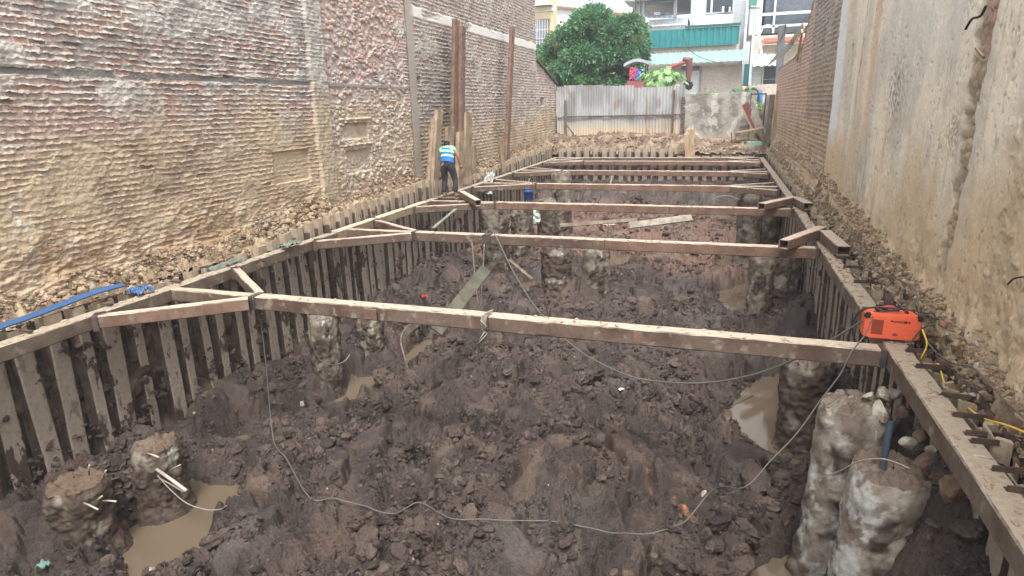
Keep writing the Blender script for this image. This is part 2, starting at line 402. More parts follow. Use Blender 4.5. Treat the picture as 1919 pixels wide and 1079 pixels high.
# water lies just under the mud's rim: one sheet per puddle
for P in PUDW:
    a = np.array(P); c = a.mean(0); a = c+(a-c)*(1+.35/np.maximum(.35, np.linalg.norm(a-c, axis=1)))[:, None]
    me = MB(); me.add([(p[0], p[1], WL) for p in a], [tuple(range(len(a)))])
    tag(me.build('water', M_water), kind='structure')

# loose crumbs and clods lying on the mud
def blobs(n, place, name, mat, cfun, seed=0, sub=1):
    r = np.random.RandomState(seed)
    bm = bmesh.new(); bmesh.ops.create_icosphere(bm, subdivisions=sub, radius=1)
    bv = np.array([v.co[:] for v in bm.verts]); bf = np.array([[v.index for v in f.verts] for f in bm.faces]); bm.free()
    P, s = place(r, n); n = len(P); s = s.reshape(n, 1)
    A = r.normal(size=(n, 3, 3)); Q, _ = np.linalg.qr(A)
    sc = np.stack([1+.5*r.rand(n), .75+.35*r.rand(n), .4+.4*r.rand(n)], 1)
    V = bv[None]*(1+(.5 if sub == 1 else .34)*(r.rand(n, len(bv), 1)-.5))*sc[:, None, :]
    V = np.einsum('nvi,nij->nvj', V, Q); V[..., 2] *= .85
    V = V*s[:, None]+P[:, None]
    F = (bf[None]+(np.arange(n)*len(bv))[:, None, None]).reshape(-1, 3)
    return mesh_np(name, V.reshape(-1, 3), F, mat, np.repeat(cfun(r, P), len(bv), 0), smooth=False)
def _plf(r, n, s, th, e):
    y = 2.2+(r.rand(n)**e)*25; x = -7.6+r.rand(n)*9.6
    dens = n2(x*.9, y*.9, 52)+.5*n2(x*4, y*4, 53)-.9*sst(.25, .5, n2(x*1.3+.4*y, y*1.1, 31))
    s = s*(.6+.8*sst(-.4, .6, dens)); k = (dens > th) & (pud_sd(x, y) < -.04)
    x, y, s = x[k], y[k], s[k]; return np.stack([x, y, floor_z(x, y)+s*.2], 1), s
def pl_floor(r, n): return _plf(r, n, .009+.024*r.rand(n)**2, -.5, 1.8)
def pl_floor3(r, n):
    P, s = _plf(r, n, .06+.08*r.rand(n)**2, -.1, 1.5); P[:, 2] -= s*.35; return P, s
def pl_floor2(r, n): return _plf(r, n, .024+.055*r.rand(n)**3.5, -.25, 1.5)
def c_floor(r, P):
    t = r.rand(len(P))**1.3; c = mixc(dark*.75, mid*1.35, t)
    c = mixc(c, red, sst(16.5, 20, P[:, 1])*sst(27.5, 26, P[:, 1])*.7*r.rand(len(P)))
    m = r.rand(len(P)) > (.997 if len(P) > 9000 else 2); c[m] = lin((165, 154, 142)); return c
tag(blobs(85000, pl_floor, 'mud_clods', M_mud, c_floor, 3, 1), 'crumbled dark mud crumbs strewn over the pit floor', 'mud clods', kind='stuff')
tag(blobs(17000, pl_floor2, 'mud_clods', M_mud, c_floor, 13, 2), 'bigger dark mud clods heaped over the pit floor', 'mud clods', kind='stuff')

tag(blobs(2600, pl_floor3, 'mud_clods', M_mud, c_floor, 17, 3), 'largest half sunk mud lumps in the churned pit floor', 'mud clods', kind='stuff')

# ================================================================ EARTH FACES BEHIND THE SHEET PILES, AND THE LEDGES ABOVE THEM
def face_lr(side, name):
    X0 = (-7.80 if side < 0 else 2.12)
    ys = steps(Y0, Y1, lambda y: .022*max(1, y/6)**1.2); zs = np.linspace(-3.0, 0.05, 150)
    Yf, Zf = np.meshgrid(ys, zs, indexing='ij')
    lump = sst(.0, .8, n2(Yf*1.7, Zf*1.3, 61+side))*sst(-.1, -1.0, Zf)
    f1, f2, i1 = worley(Yf*5, Zf*5, 4+side)
    d = .03*fbm(Yf*3, Zf*3, 3, 62)+.13*lump-.02+.05*(np.minimum(1, (f2-f1)*2)*i1)+.012*fbm(Yf*18, Zf*18, 3, 63)
    d = d+.14*sst(-1.7, -2.6, Zf)
    Xf = X0-side*(d)-side*.0
    c = mixc(lin((66, 54, 47)), lin((96, 80, 69)), sst(-.5, .5, fbm(Yf*2, Zf*2, 4, 64)))
    c = mixc(c, lin((104, 88, 74)), sst(.3, .7, n2(Yf*1.1, Zf*1.5, 65))*.5)
    return tag(mesh_np(name, np.stack([Xf, Yf, Zf], -1), gridF(len(ys), len(zs), side < 0), M_earth, c), kind='structure')
face_lr(-1, 'earth_bank'); face_lr(1, 'earth_bank')
# far end face
xs_ = np.linspace(-8.2, 2.4, 400); zs = np.linspace(-2.4, .12, 90); Xf, Zf = np.meshgrid(xs_, zs, indexing='ij')
Yf = 30.75-.08*fbm(Xf*2, Zf*2, 4, 66)-.25*sst(-.6, -1.5, Zf)
c = mixc(lin((56, 48, 44)), lin((88, 76, 68)), sst(-.3, .6, fbm(Xf*1.5, Zf*1.5, 4, 67)))
tag(mesh_np('earth_bank', np.stack([Xf, Yf, Zf], -1), gridF(400, 90), M_earth, c), kind='structure')

def ledge_z(y, side):
    """height of the spoil behind the sheet piles, next to the sheet piles"""
    if side < 0: return np.interp(y, [2, 5, 9, 10.5, 12, 14, 16, 19, 22, 26, 31], [.0, .0, .02, .12, .25, .28, .38, .1, .22, .4, .5])
    return np.interp(y, [2, 5, 7, 10, 14, 20, 31], [-.1, -.06, -.1, -.05, .02, .12, .3])
def wallfoot(y, side):
    if side < 0: return np.interp(y, [2, 5, 9, 12, 13.5, 16, 20, 26, 31], [.12, .16, .2, .42, .4, .5, .3, .6, .9])
    return np.interp(y, [2, 5, 7, 9, 12, 16, 20, 26, 31], [.1, .2, .26, .32, .5, .72, .75, .7, .55])
def ledge(side):
    ys = steps(1.2, 31.5, lambda y: .018*max(1, y/6)**1.3); ts = np.linspace(0, 1, 64)
    Yf, Tf = np.meshgrid(ys, ts, indexing='ij')
    xa, xb = (-7.79, WLX-.12) if side < 0 else (2.10, WRX+.12)
    Xf = xa+(xb-xa)*Tf; a = ledge_z(Yf, side); b = wallfoot(Yf, side)
    Z = a+(b-a)*Tf**1.2
    f1, f2, i1 = worley(Xf*6+n2(Xf*5, Yf*5, 3)*.5, Yf*6, 7+side); g1, g2, j1 = worley(Xf*14, Yf*14, 9)
    Z = Z+.13*(np.minimum(1, (f2-f1)*1.8)*i1-.3)+.05*(np.minimum(1, (g2-g1)*2)*j1-.3)+.07*fbm(Xf*2, Yf*2, 3, 75)+.01*fbm(Xf*25, Yf*25, 2, 76)
    c = mixc(lin((112, 95, 77)), lin((166, 148, 122)), sst(-.4, .5, fbm(Xf*3, Yf*3, 4, 77)))
    c = mixc(c, lin((106, 84, 68)), sst(.15, .55, n2(Xf*2, Yf*1.2, 78))*.7)
    return tag(mesh_np('earth_ledge', np.stack([Xf, Yf, Z], -1), gridF(len(ys), 64, side > 0), M_earth, c), kind='structure')
ledge(-1); ledge(1)
def pl_side(side):
    def f(r, n):
        y = 2.6+(r.rand(n)**1.3)*27.5
        if side < 0: x = -7.84-.46*r.rand(n)
        else: x = 2.14+.2*r.rand(n)
        t = np.abs(x-(-7.79 if side < 0 else 2.10))/.5
        z = ledge_z(y, side)+(wallfoot(y, side)-ledge_z(y, side))*t**1.2
        s = .010+.045*r.rand(n)**4
        if side < 0: s = s*(1+.5*gauss(y, y*0, 11.5, 0, 1.5, 1))
        k = n2(y*1.2, x*2, 81) > -.25
        P = np.stack([x, y, z+.5*s+.03], 1); return P[k], s[k]
    return f
def c_side(r, P):
    c = mixc(lin((104, 88, 72)), lin((164, 145, 120)), r.rand(len(P)))
    m = r.rand(len(P)) > .975; c[m] = lin((150, 112, 92)); m = r.rand(len(P)) > .96; c[m] = lin((150, 146, 138)); return c
tag(blobs(2600, pl_side(-1), 'rubble', M_earth, c_side, 5, 2), 'clay clods and broken brick on the ledge at the left wall foot', 'rubble', kind='stuff')
tag(blobs(7500, pl_side(1), 'rubble', M_earth, c_side, 6, 1), 'clay clods and stones on the narrow ledge at the right wall foot', 'rubble', kind='stuff')

# ground behind the far sheet piles up to the fence, and the street ground beyond to the horizon
ys = np.linspace(30.7, 34.2, 130); xs_ = np.linspace(-8.6, 3.2, 420); Xf, Yf = np.meshgrid(xs_, ys, indexing='ij')
Z = .15+.75*sst(30.8, 33.2, Yf)*sst(0, -3, Xf)+.42*sst(30.9, 32.8, Yf)*sst(-3, 0, Xf)
f1, f2, i1 = worley(Xf*4, Yf*4, 12); Z = Z+.14*(np.minimum(1, (f2-f1)*1.6)*i1-.3)+.13*fbm(Xf*1.2, Yf*1.2, 4, 85)+.35*gauss(Xf, Yf, -1.4, 32.4, .55, .5)+.2*gauss(Xf, Yf, -4.7, 33, 1.1, .4)
c = mixc(lin((98, 84, 72)), lin((142, 125, 106)), sst(-.4, .5, fbm(Xf*2, Yf*2, 4, 86))); c = mixc(c, lin((104, 82, 70)), sst(.1, .5, n2(Xf*1.2, Yf*2, 87))*.6)
tag(mesh_np('ground', np.stack([Xf, Yf, Z], -1), gridF(420, 130), M_earth, c), kind='structure')
def pl_face(side):
    def f(r, n):
        y = 2.8+(r.rand(n)**1.4)*27; z = -.35-2.2*r.rand(n)**.8; s = .010+.042*r.rand(n)**2.5
        k = n2(y*2.2, z*1.6, 91+side)+.5*n2(y*7, z*6, 92) > .34-.35*sst(-1.2, -2.2, z); x = (-7.71 if side < 0 else 2.05)-side*.04*r.rand(n)
        return np.stack([x, y, z], 1)[k], s[k]
    return f
def c_face(r, P): return mixc(lin((54, 43, 37)), lin((96, 80, 68)), r.rand(len(P))**1.5)
tag(blobs(15000, pl_face(-1), 'mud_clods', M_mud, c_face, 21, 2), 'wet mud lumps stuck between the sheet piles on the left side', 'mud clods', kind='stuff')
tag(blobs(9000, pl_face(1), 'mud_clods', M_mud, c_face, 22, 2), 'wet mud lumps stuck between the sheet piles on the right side', 'mud clods', kind='stuff')
def pl_foot(side):
    def f(r, n):
        y = 2.8+(r.rand(n)**1.4)*27; s = .008+.032*r.rand(n)**2.5; t = r.rand(n)**1.8; b = wallfoot(y, side)
        hgt = b-.08+t*(.22 if side > 0 else .3)*(.5+.8*np.maximum(0, .4+n2(y*1.3, y*0, 95))); x = (WLX+.10*(1-t)+.05 if side < 0 else WRX-.11*(1-t)-.015)
        return np.stack([x, y, hgt], 1), s
    return f
tag(blobs(5000, pl_foot(-1), 'rubble', M_earth, lambda r, P: c_side(r, P)*1.05, 24, 1), 'clay crumbs clinging to the very foot of the left wall', 'rubble', kind='stuff')
tag(blobs(3800, pl_foot(1), 'rubble', M_earth, lambda r, P: c_side(r, P)*1.25, 25, 1), 'clay crumbs clinging to the very foot of the right wall', 'rubble', kind='stuff')
def pl_far(r, n):
    x = -8.3+r.rand(n)*10.8; y = 30.9+2.3*r.rand(n); s = .02+.07*r.rand(n)**3
    z = .15+.75*sst(30.8, 33.2, y)*sst(0, -3, x)+.42*sst(30.9, 32.8, y)*sst(-3, 0, x)
    return np.stack([x, y, z+s*.4], 1), s
tag(blobs(1300, pl_far, 'rubble', M_earth, lambda r, P: c_side(r, P)*.72, 8, 1), 'heaped clay and rubble between the far sheet piles and the metal fence', 'rubble', kind='stuff')
M_ground = mat2('street_ground', C(150, 140, 124), C(120, 112, 98), 1.5, None, .35, .65, .9)
g = MB(); g.add([(-400, 34.25, 1.9), (400, 34.25, 1.9), (400, 900, 1.9), (-400, 900, 1.9)], [(0, 1, 2, 3)]); g.add([(-400, 34.25, 1.9), (400, 34.25, 1.9), (400, 34.25, -.3), (-400, 34.25, -.3)], [(0, 1, 2, 3)]); tag(g.build('ground', M_ground), kind='structure')
g = MB(); g.add([(-400, -300, -.2), (400, -300, -.2), (400, 1.32, -.2), (-400, 1.32, -.2)], [(0, 1, 2, 3)]); g.add([(-8.0, 1.32, -.2), (2.2, 1.32, -.2), (2.2, 1.32, -3), (-8.0, 1.32, -3)], [(0, 1, 2, 3)])
g.add([(-400, 1.32, -.2), (-8.7, 1.32, -.2), (-8.7, 34.1, -.2), (-400, 34.1, -.2)], [(0, 1, 2, 3)]); g.add([(2.7, 1.32, -.2), (400, 1.32, -.2), (400, 34.1, -.2), (2.7, 34.1, -.2)], [(0, 1, 2, 3)])
tag(g.build('ground', M_ground), kind='structure')

# ================================================================ OLD HOUSE WALLS
def wall_mesh(name, X, ys, zs, hf, side, mat=M_wall, top=None, label=None, cat='wall', thick=.22):
    """brickwork sheet with real relief; hf gives relief (m, out of the wall) and colour"""
    U, Vv = np.meshgrid(ys, zs, indexing='ij'); h, c = hf(U, Vv)
    Xf = X-side*h
    if top is not None:
        tz = np.interp(U, top[0], top[1])+.05*n2(U*4, Vv*0, 5)
        Vn = np.minimum(Vv, tz)
    else: Vn = Vv
    nu, nv = U.shape
    V = np.stack([Xf, U, Vn], -1).reshape(-1, 3); F = gridF(nu, nv, side < 0)
    # close the wall with a back, a top and its two ends
    bk = V.reshape(nu, nv, 3).copy(); b0 = len(V)
    top_f = bk[:, -1].copy(); top_b = top_f.copy(); top_b[:, 0] = X+side*thick; bot_b = bk[:, 0].copy(); bot_b[:, 0] = X+side*thick
    V = np.concatenate([V, top_b, bot_b]); i = np.arange(nu-1); t = i*nv+nv-1
    F2 = np.stack([t, t+nv, b0+i+1, b0+i], 1); F3 = np.stack([b0+i, b0+i+1, b0+nu+i+1, b0+nu+i], 1)
    if side > 0: F2, F3 = F2[:, ::-1], F3[:, ::-1]
    e = []
    for ii in (0, nu-1):
        a = ii*nv; j = np.arange(nv-1)
        V = np.concatenate([V, np.stack([np.full(nv, X+side*thick), V[a:a+nv, 1], V[a:a+nv, 2]], 1)]); bb = len(V)-nv
        q = np.stack([a+j, a+j+1, bb+j+1, bb+j], 1); e.append(q if (ii == 0) == (side < 0) else q[:, ::-1])
    F = np.concatenate([F, F2, F3]+e)
    cc = np.asarray(c).reshape(-1, 3); cc = np.concatenate([cc, np.tile(cc.mean(0), (len(V)-len(cc), 1))])
    o = mesh_np(name, V, F, mat, cc)
    if label: tag(o, label, cat)
    return o
BR = [lin((178, 152, 144)), lin((172, 156, 151)), lin((182, 142, 126)), lin((162, 146, 141)), lin((160, 132, 122))]
MORT = lin((186, 180, 172)); MORTD = lin((152, 148, 142)); CLAY = lin((180, 162, 134)); CLAYD = lin((140, 121, 98))
def bricks(U, V, s, vjh=.004, soften=.15, ch=.085, bl=.235, mj=.36, lip=.026, warp=.014, smear=.0, miss=.985, zclay=2.35, soft=1.0):
    """courses of brick with mortar squeezed out over the brick below each bed joint"""
    wv = V+.006*n2(U*44, V*50, s+40)+warp*n2(U*7, V*9, s)+warp*.7*n2(U*19, V*21, s+1)+.01*n2(U*.7, V*.7, s+8); r = wv/ch; ri = np.floor(r); rf = r-ri
    off = (ri.astype(np.int32) & 1)*.5+.17*n2(ri*3.3, ri*0, s+2)
    wu = U+warp*.6*n2(U*15, V*17, s+3); q = wu/bl+off; qi = np.floor(q); qf = q-qi
    hsh = _rv[_perm[_perm[(qi.astype(np.int32)+s*13) & 255]+(ri.astype(np.int32) & 255)]]; hs2 = _rv[(hsh*255*7+31).astype(np.int32) & 255]
    mjl = mj*(1+.5*n2(U*2.3, V*2.3, s+4)+.35*n2(U*12, ri*1.7, s+5))
    bed = rf > 1-mjl
    d = np.where(bed, (rf-(1-mjl))/np.maximum(mjl, .05), 0)
    lipA = lip*(.5+.6*n2(U*6, ri*2.1, s+6)+.6*n2(U*17, ri*3.1, s+7))
    h = np.where(bed, np.maximum(0, lipA)*(1-d*.75)+.004, 0)
    hj = np.minimum(qf, 1-qf)*bl; vj = sst(.014, .006, hj+.006*n2(U*25, V*25, s+9))
    h = h+np.where(bed, 0, vj*(vjh+.010*np.maximum(0, n2(U*8, V*8, s+10))))
    h = h+np.where(bed, 0, (hsh-.5)*.012)
    gone = (hs2 > miss) & ~bed; h = np.where(gone, -.05*(.4+hsh), h)
    sm = sst(.12-smear, .42-smear, fbm(U*.9, V*1.1, 4, s+11, .55))
    h = h*(1-.65*sm)+sm*(.018+.008*fbm(U*9, V*9, 3, s+12))
    h = h+soft*(.007*fbm(U*14, V*14, 3, s+13)+.014*n2(U*1.3, V*1.3, s+14)+.010*sm*ridg(U*6, V*9, 2, s+15)*.5)
    pick = (hs2*4.99).astype(int); cb = np.array(BR)[np.clip(pick, 0, 4)]; cb = cb*(.85+.3*hsh[..., None])
    mo = mixc(MORT, MORTD, sst(-.3, .5, fbm(U*1.7, V*1.7, 3, s+16)))
    isM = np.clip(np.where(bed, 1, vj), 0, 1); isM = np.maximum(isM, sm); isM = np.clip(isM+.25*sst(0, .5, n2(U*11, V*11, s+17)), 0, 1)
    c = mixc(cb, mo, isM)
    cl = sst(.55, -.55, (V-zclay)+.55*n2(U*.8, V*.5, s+18)+.25*n2(U*4, V*4, s+19))
    h = h*(1-soften*cl)+soften*cl*(.010+.010*fbm(U*7, V*9, 4, s+22, .6))
    cc = mixc(CLAY, CLAYD, sst(-.1, .6, fbm(U*1.3, V*1.3, 4, s+20))*.6)
    c = mixc(c, cc, cl*(.62+.3*isM))
    return h, c, cl
def rects(h, c, U, V, R_, depth=.05, frame=True):
    for (y0, y1, z0, z1) in R_:
        wob = .012*n2(U*9, V*9, 3)
        ins = sst(0, .02, np.minimum(np.minimum(U-y0, y1-U), np.minimum(V-z0, z1-V))+wob)
        h = h*(1-ins)+(h*.55-depth)*ins
    return h, c
# -- left wall, near stretch
def hf1(U, V):
    h, c, cl = bricks(U, V, 101, soften=.42, lip=.036, smear=.06, mj=.40, warp=.015, ch=.081, zclay=2.3, vjh=.008)
    # the mass of clay that still sticks to the foot of the wall
    foot = sst(1.3, .1, V+.5*n2(U*.8, V*.6, 131))
    h = h*(1-.45*foot)+foot*(.06*np.maximum(0, fbm(U*2.2, V*2.8, 4, 132))+.03*ridg(U*5, V*9, 3, 133)*.5)+.10*sst(.5, .0, V)
    c = mixc(c, lin((150, 122, 92)), foot*sst(-.2, .5, n2(U*2, V*2, 134))*.6)
    # concrete ring beam
    b = sst(.045, .03, np.abs(V-2.98+.012*n2(U*3, V*0, 135)+.008*n2(U*14, V*5, 136)))*sst(-.55, -.2, n2(U*2.3, V*0+4, 137)+.15)
    h = h*(1-b)+b*(-.004+.006*fbm(U*30, V*30, 2, 138)); c = mixc(c, lin((118, 118, 116)), b*.85)
    # mauve, soot and lime stains
    c = mixc(c, lin((120, 98, 88)), gauss(U, V, 8.6, 1.55, 1.1, .55)*.55*sst(-.4, .4, n2(U*3, V*3, 139)))
    c = mixc(c, lin((176, 152, 146)), gauss(U, V, 6.6, 2.35, 1.6, .25)*.6)
    c = mixc(c, lin((196, 192, 186)), gauss(U, V, 8.9, 1.9, .5, .3)*sst(.1, .5, n2(U*6, V*6, 140))*.7)
    c = mixc(c, lin((206, 206, 204)), gauss(U, V, 5.6, 1.15, .12, .5)*sst(-.1, .5, n2(U*12, V*5, 141))*.4)
    c = mixc(c, lin((150, 150, 142)), sst(.2, .6, n2(U*.8, V*.9, 142))*sst(2.4, 3.2, V)*.6)
    # broken bricks high up near the pier
    br = gauss(U, V, 11.2, 3.5, 1.2, .55); f1, f2, i1 = worley(U*7, V*11, 15)
    h = h+sst(.35, .7, br)*(.05*(i1-.6))*np.minimum(1, (f2-f1)*3)
    h, c = rects(h, c, U, V, [(10.55, 11.75, 1.02, 1.66)], .035)
    # pier
    p = sst(.0, .05, np.minimum(U-12.05+.04*n2(U*0, V*3, 143), 12.7-U)); h = h*(1-.6*p)+p*(.07+.012*fbm(U*9, V*5, 3, 144)+.01*n2(U*3, V*2, 145))
    c = mixc(c, mixc(lin((166, 153, 132)), lin((166, 162, 154)), sst(2.4, 3.2, V)), p*.8)
    return h, c
wall_mesh('brick_wall', WLX, steps(1.0, 12.62, lambda y: .0088*max(1, y/6)**1.3), np.linspace(-.25, 5.6, 760), hf1, -1,
          label='rough brick wall along the left with squeezed mortar and clay staining on its foot')
# -- left wall, hacked stretch behind the pier
def hf2(U, V):
    h, c, cl = bricks(U, V, 151, lip=.03, smear=-.1, zclay=2.4, mj=.34)
    f1, f2, i1 = worley(U*6.5+.3*n2(U*5, V*5, 4), V*9.5, 16); e = np.minimum(1, (f2-f1)*3.5)
    gx = n2(U*40*0+i1*37, i1*11, 5)
    hb = .07*(i1-.5)*e-.02*(1-e)
    k = sst(-.5, .2, n2(U*.9, V*.7, 152)+.3*sst(2.8, 4.2, V)+.1)*sst(16.7, 16.3, U+.3*n2(V*2, V*0, 157))*sst(12.62, 12.9, U+.2*n2(V*2, V*0, 158))
    h = h*(1-k)+(hb+.012*fbm(U*10, V*10, 3, 153))*k
    cb = np.array(BR)[np.clip((i1*4.99).astype(int), 0, 4)]*(.75+.5*_rv[(i1*255*5).astype(int) & 255])[..., None]
    cb = mixc(cb, CLAY, sst(3.1, 2.3, V+.4*n2(U*1.5, V*1.5, 154))*.72); cb = mixc(cb, MORT*.95, .25+sst(-.1, .5, n2(U*4, V*4, 155))*.6)
    c = mixc(c, cb, k*.9)
    c = mixc(c, lin((180, 154, 142)), sst(3.2, 3.8, V)*gauss(U, V, 15, 4.6, 1.6, 1.5)*.4*k)
    dk = sst(1.0, .3, V+.3*n2(U*2, V*2, 156)); c = mixc(c, lin((150, 122, 100)), dk*.7)
    b = sst(.055, .035, np.abs(V-2.98)); h = h*(1-b)+b*.015; c = mixc(c, lin((132, 128, 122)), b*.8)
    h, c = rects(h, c, U, V, [(13.25, 14.35, 1.75, 2.13), (13.25, 14.4, .95, 1.5)], .06)
    for zz in (2.22, 1.62):
        ss = sst(.03, .015, np.abs(V-zz))*sst(0, .03, np.minimum(U-13.05, 14.55-U)); h = h+ss*.035; c = mixc(c, lin((186, 172, 150)), ss*.7)
    h = h+.08*sst(.6, .1, V)
    return h-.02, c
wall_mesh('brick_wall', WLX, steps(12.62, 16.75, lambda y: .0125), np.linspace(-.1, 6.6, 430), hf2, -1,
          label='hacked stretch of the left wall with broken bricks and two bricked up openings')
# -- left wall, tidy stretch of the taller house
def hf3(U, V):
    h, c, cl = bricks(U, V, 171, vjh=.02, ch=.115, bl=.26, lip=.04, smear=-.2, mj=.42, warp=.024, zclay=1.9, miss=.997)
    c = mixc(c, lin((160, 150, 140)), sst(1.6, 3, V)*.55)
    b = sst(.0, .04, np.minimum(V-4.86+.02*n2(U*3, V, 172), 5.2+.05*n2(U*2, V*0, 175)-V))*sst(16.9, 17.2, U)
    bb = b*sst(-.7, -.1, n2(U*.9, V*2.0, 173)+.5*sst(21, 25, U)); h = h*(1-bb)+.03*bb; c = mixc(c, lin((216, 214, 208)), bb*.95)
    v = sst(.35, .2, np.abs(U-16.95)); h = h*(1-v)+v*.02; c = mixc(c, lin((160, 152, 142)), v*.7)
    c = mixc(c, lin((92, 88, 84)), gauss(U, V, 18.4, 2.6, 1.3, 1.2)*.45)
    h, c = rects(h, c, U, V, [(17.25, 17.5, 3.1, 3.32)], .12)
    return h, c
wall_mesh('brick_wall', WLX, steps(16.75, 29.9, lambda y: .02*max(1, y/18)), np.linspace(-.1, 8.0, 470), hf3, -1,
          label='tall grey brick wall behind the upright steel sections with a white concrete band')
def hf4(U, V):
    h, c, cl = bricks(U, V, 181, ch=.12, bl=.26, lip=.03, smear=-.2, mj=.42, zclay=2.2, miss=.995)
    h, c = rects(h, c, U, V, [(30.75, 31.45, 2.42, 2.82)], .2); return h, c
wall_mesh('brick_wall', WLX-.02, steps(29.9, 33.9, lambda y: .04), np.linspace(-.1, 4.5, 220), hf4, -1, top=([29.9, 30.1, 33.9], [4.42, 4.4, 3.45]),
          label='low sloping end of the left brick wall with one small square hole')
g = MB(); g.bar((WLX-.08, 29.95, 4.5), (WLX-.08, 34.0, 3.5), .35, .07); tag(g.build('roof_edge', plain('roof_tile_dark', C(104, 88, 78)), bevel=.01), 'dark sloping roof edge capping the low end of the left brick wall', 'roof edge')

# -- right wall
PL = lin((229, 218, 198)); PLT = lin((197, 174, 140)); PLD = lin((164, 154, 140))
def hf5(U, V):
    f = fbm(U*1.1, V*.45, 4, 201)
    c = mixc(PL, lin((204, 196, 180)), sst(-.2, .5, f))
    cl = sst(.9, -.7, (V-1.25)+.9*n2(U*.5, V*.3, 202)+.35*n2(U*2.5, V*.9, 203)-.35*sst(10, 6, U))
    c = mixc(c, PLT, cl*.85)
    c = mixc(c, lin((200, 184, 156)), sst(.25, .6, n2(U*.7, V*.2, 204))*.5)
    st = sst(.3, .75, n2(U*9, V*.8, 205)+.4*n2(U*2, V*2, 206)); c = mixc(c, PLD, st*.35)
    gr = gauss(U, V, 10.6, 2.5, .6, .45)*sst(-.2, .3, n2(U*14, V*14, 207)); c = mixc(c, lin((104, 100, 94)), np.clip(gr, 0, 1)*.8)
    gr = gauss(U, V, 12.3, .9, .7, .8)*sst(-.3, .3, n2(U*7, V*3, 221)); c = mixc(c, lin((132, 128, 116)), np.clip(gr, 0, 1)*.5)
    c = mixc(c, lin((180, 112, 100)), gauss(U, V, 10.9, 1.7, .10, .35)*.5)
    c = mixc(c, lin((226, 222, 214)), gauss(U, V, 9.5, 3.6, 2.5, 1.0)*.5)
    h = .006*fbm(U*4, V*4, 3, 208)+.012*n2(U*.9, V*.9, 209)
    pit = sst(.6, .7, n2(U*24, V*15, 210)+.5*n2(U*3, V*2, 211)); h = h-.010*pit; c = c*(1-.35*pit)[..., None]
    slash = sst(.5, .62, n2(U*16+V*2, V*2.8, 212))*sst(-.2, .3, n2(U*1.2, V*1.2, 213)); h = h-.012*slash; c = c*(1-.35*slash)[..., None]
    ft = sst(1.3, .2, V+.45*n2(U*1.0, V*.5, 214)+.5*sst(9, 14, U)*0); h = h+ft*(.02*fbm(U*2, V*2, 3, 215)+.012+.006*fbm(U*9, V*9, 4, 216, .65)); h = h+.05*sst(.5, .05, V-.25*sst(10, 16, U)+.2*n2(U*2, V*2, 240))
    c = mixc(c, lin((176, 150, 116)), ft*sst(-.3, .4, n2(U*4, V*4, 217))*.45)
    # ragged vertical chase where the party wall was cut away
    cx_ = 7.55+.06*n2(V*1.2, V*0, 218)+.16*sst(1.2, .0, V)+.05*n2(V*7, V*0, 219); wd = .10+.09*sst(1.4, 2.6, V)+.04*n2(V*3, V*0+2, 220)
    ch = sst(.05, -.03, np.abs(U-cx_)-wd)*sst(.35, .7, V)
    f1, f2, i1 = worley(U*10, V*8, 18)
    h = h*(1-ch)+ch*(-.05+.035*i1*np.minimum(1, (f2-f1)*3)+.045*fbm(U*6, V*3, 4, 222)); c = mixc(c, mixc(lin((138, 126, 108)), lin((162, 144, 120)), i1), ch*.85)
    c = mixc(c, lin((166, 132, 116)), ch*gauss(U, V, 7.45, 3.05, .3, .35)*.6)
    ds = gauss(U, V, 7.95, 2.05, .22, .25)*sst(-.3, .2, n2(U*20, V*20, 223)); c = mixc(c, lin((120, 108, 92)), np.clip(ds, 0, 1)*.7)
    # rough rendered patch with clods, nearest the camera
    rp = sst(7.0, 6.2, U+.5*n2(V*1.5, U, 224))*sst(.0, .4, n2(U*2.2, V*2.0, 225)+.15); h = h+rp*.035*np.maximum(0, fbm(U*7, V*7, 3, 226)); c = mixc(c, lin((168, 150, 124)), rp*.5)
    h = h-.0*U
    # pale paint strip at the far end of the plaster
    e = sst(15.1, 15.4, U+.25*n2(V*.8, V*0, 227)); c = mixc(c, lin((222, 228, 230)), e*sst(1.3, 1.9, V)*.8)
    ln = sst(.05, .02, np.abs(U-13.4-.12*n2(V*1.1, V*0, 228)))*sst(1.8, 2.2, V); h = h-.015*ln; c = mixc(c, lin((120, 112, 102)), ln*.7)
    st2 = sst(.35, .1, np.abs(U-12.4)+.05*n2(V*3, U, 229))*sst(1.0, 2.4, V); c = mixc(c, lin((206, 178, 142)), st2*.7)
    return h, c
wall_mesh('plaster_wall', WRX, steps(1.0, 16.2, lambda y: .0105*max(1, y/7)**1.2), np.linspace(-.3, 5.9, 480), hf5, 1,
          label='long stained plaster wall on the right with a ragged vertical chase')
def hf6(U, V):
    h, c, cl = bricks(U, V, 231, vjh=.02, ch=.115, bl=.25, lip=.04, smear=-.2, mj=.42, warp=.018, zclay=3.4, miss=.99)
    k = sst(20.6, 21.0, U); c = mixc(c, lin((196, 168, 156)), k*.6*sst(1.2, 2.2, V)); h = h-.02*k
    c = mixc(c, lin((142, 134, 126)), (1-k)*sst(1.6, 2.4, V)*.45)
    p = sst(.12, .06, np.abs(U-20.8)); h = h+.03*p
    h = h+.16*sst(.9, .3, V+.3*n2(U*2, V*2, 232)); return h, c
wall_mesh('brick_wall', WRX+.03, steps(16.2, 33.0, lambda y: .022*max(1, y/18)), np.linspace(-.2, 6.0, 330), hf6, 1,
          top=([16.2, 20.2, 20.9, 22.2, 23.4, 24.2, 26, 33.0], [6, 6, 5.6, 4.9, 4.15, 3.95, 3.85, 3.75]),
          label='weathered brick wall beyond the plaster on the right with a broken sloping top')

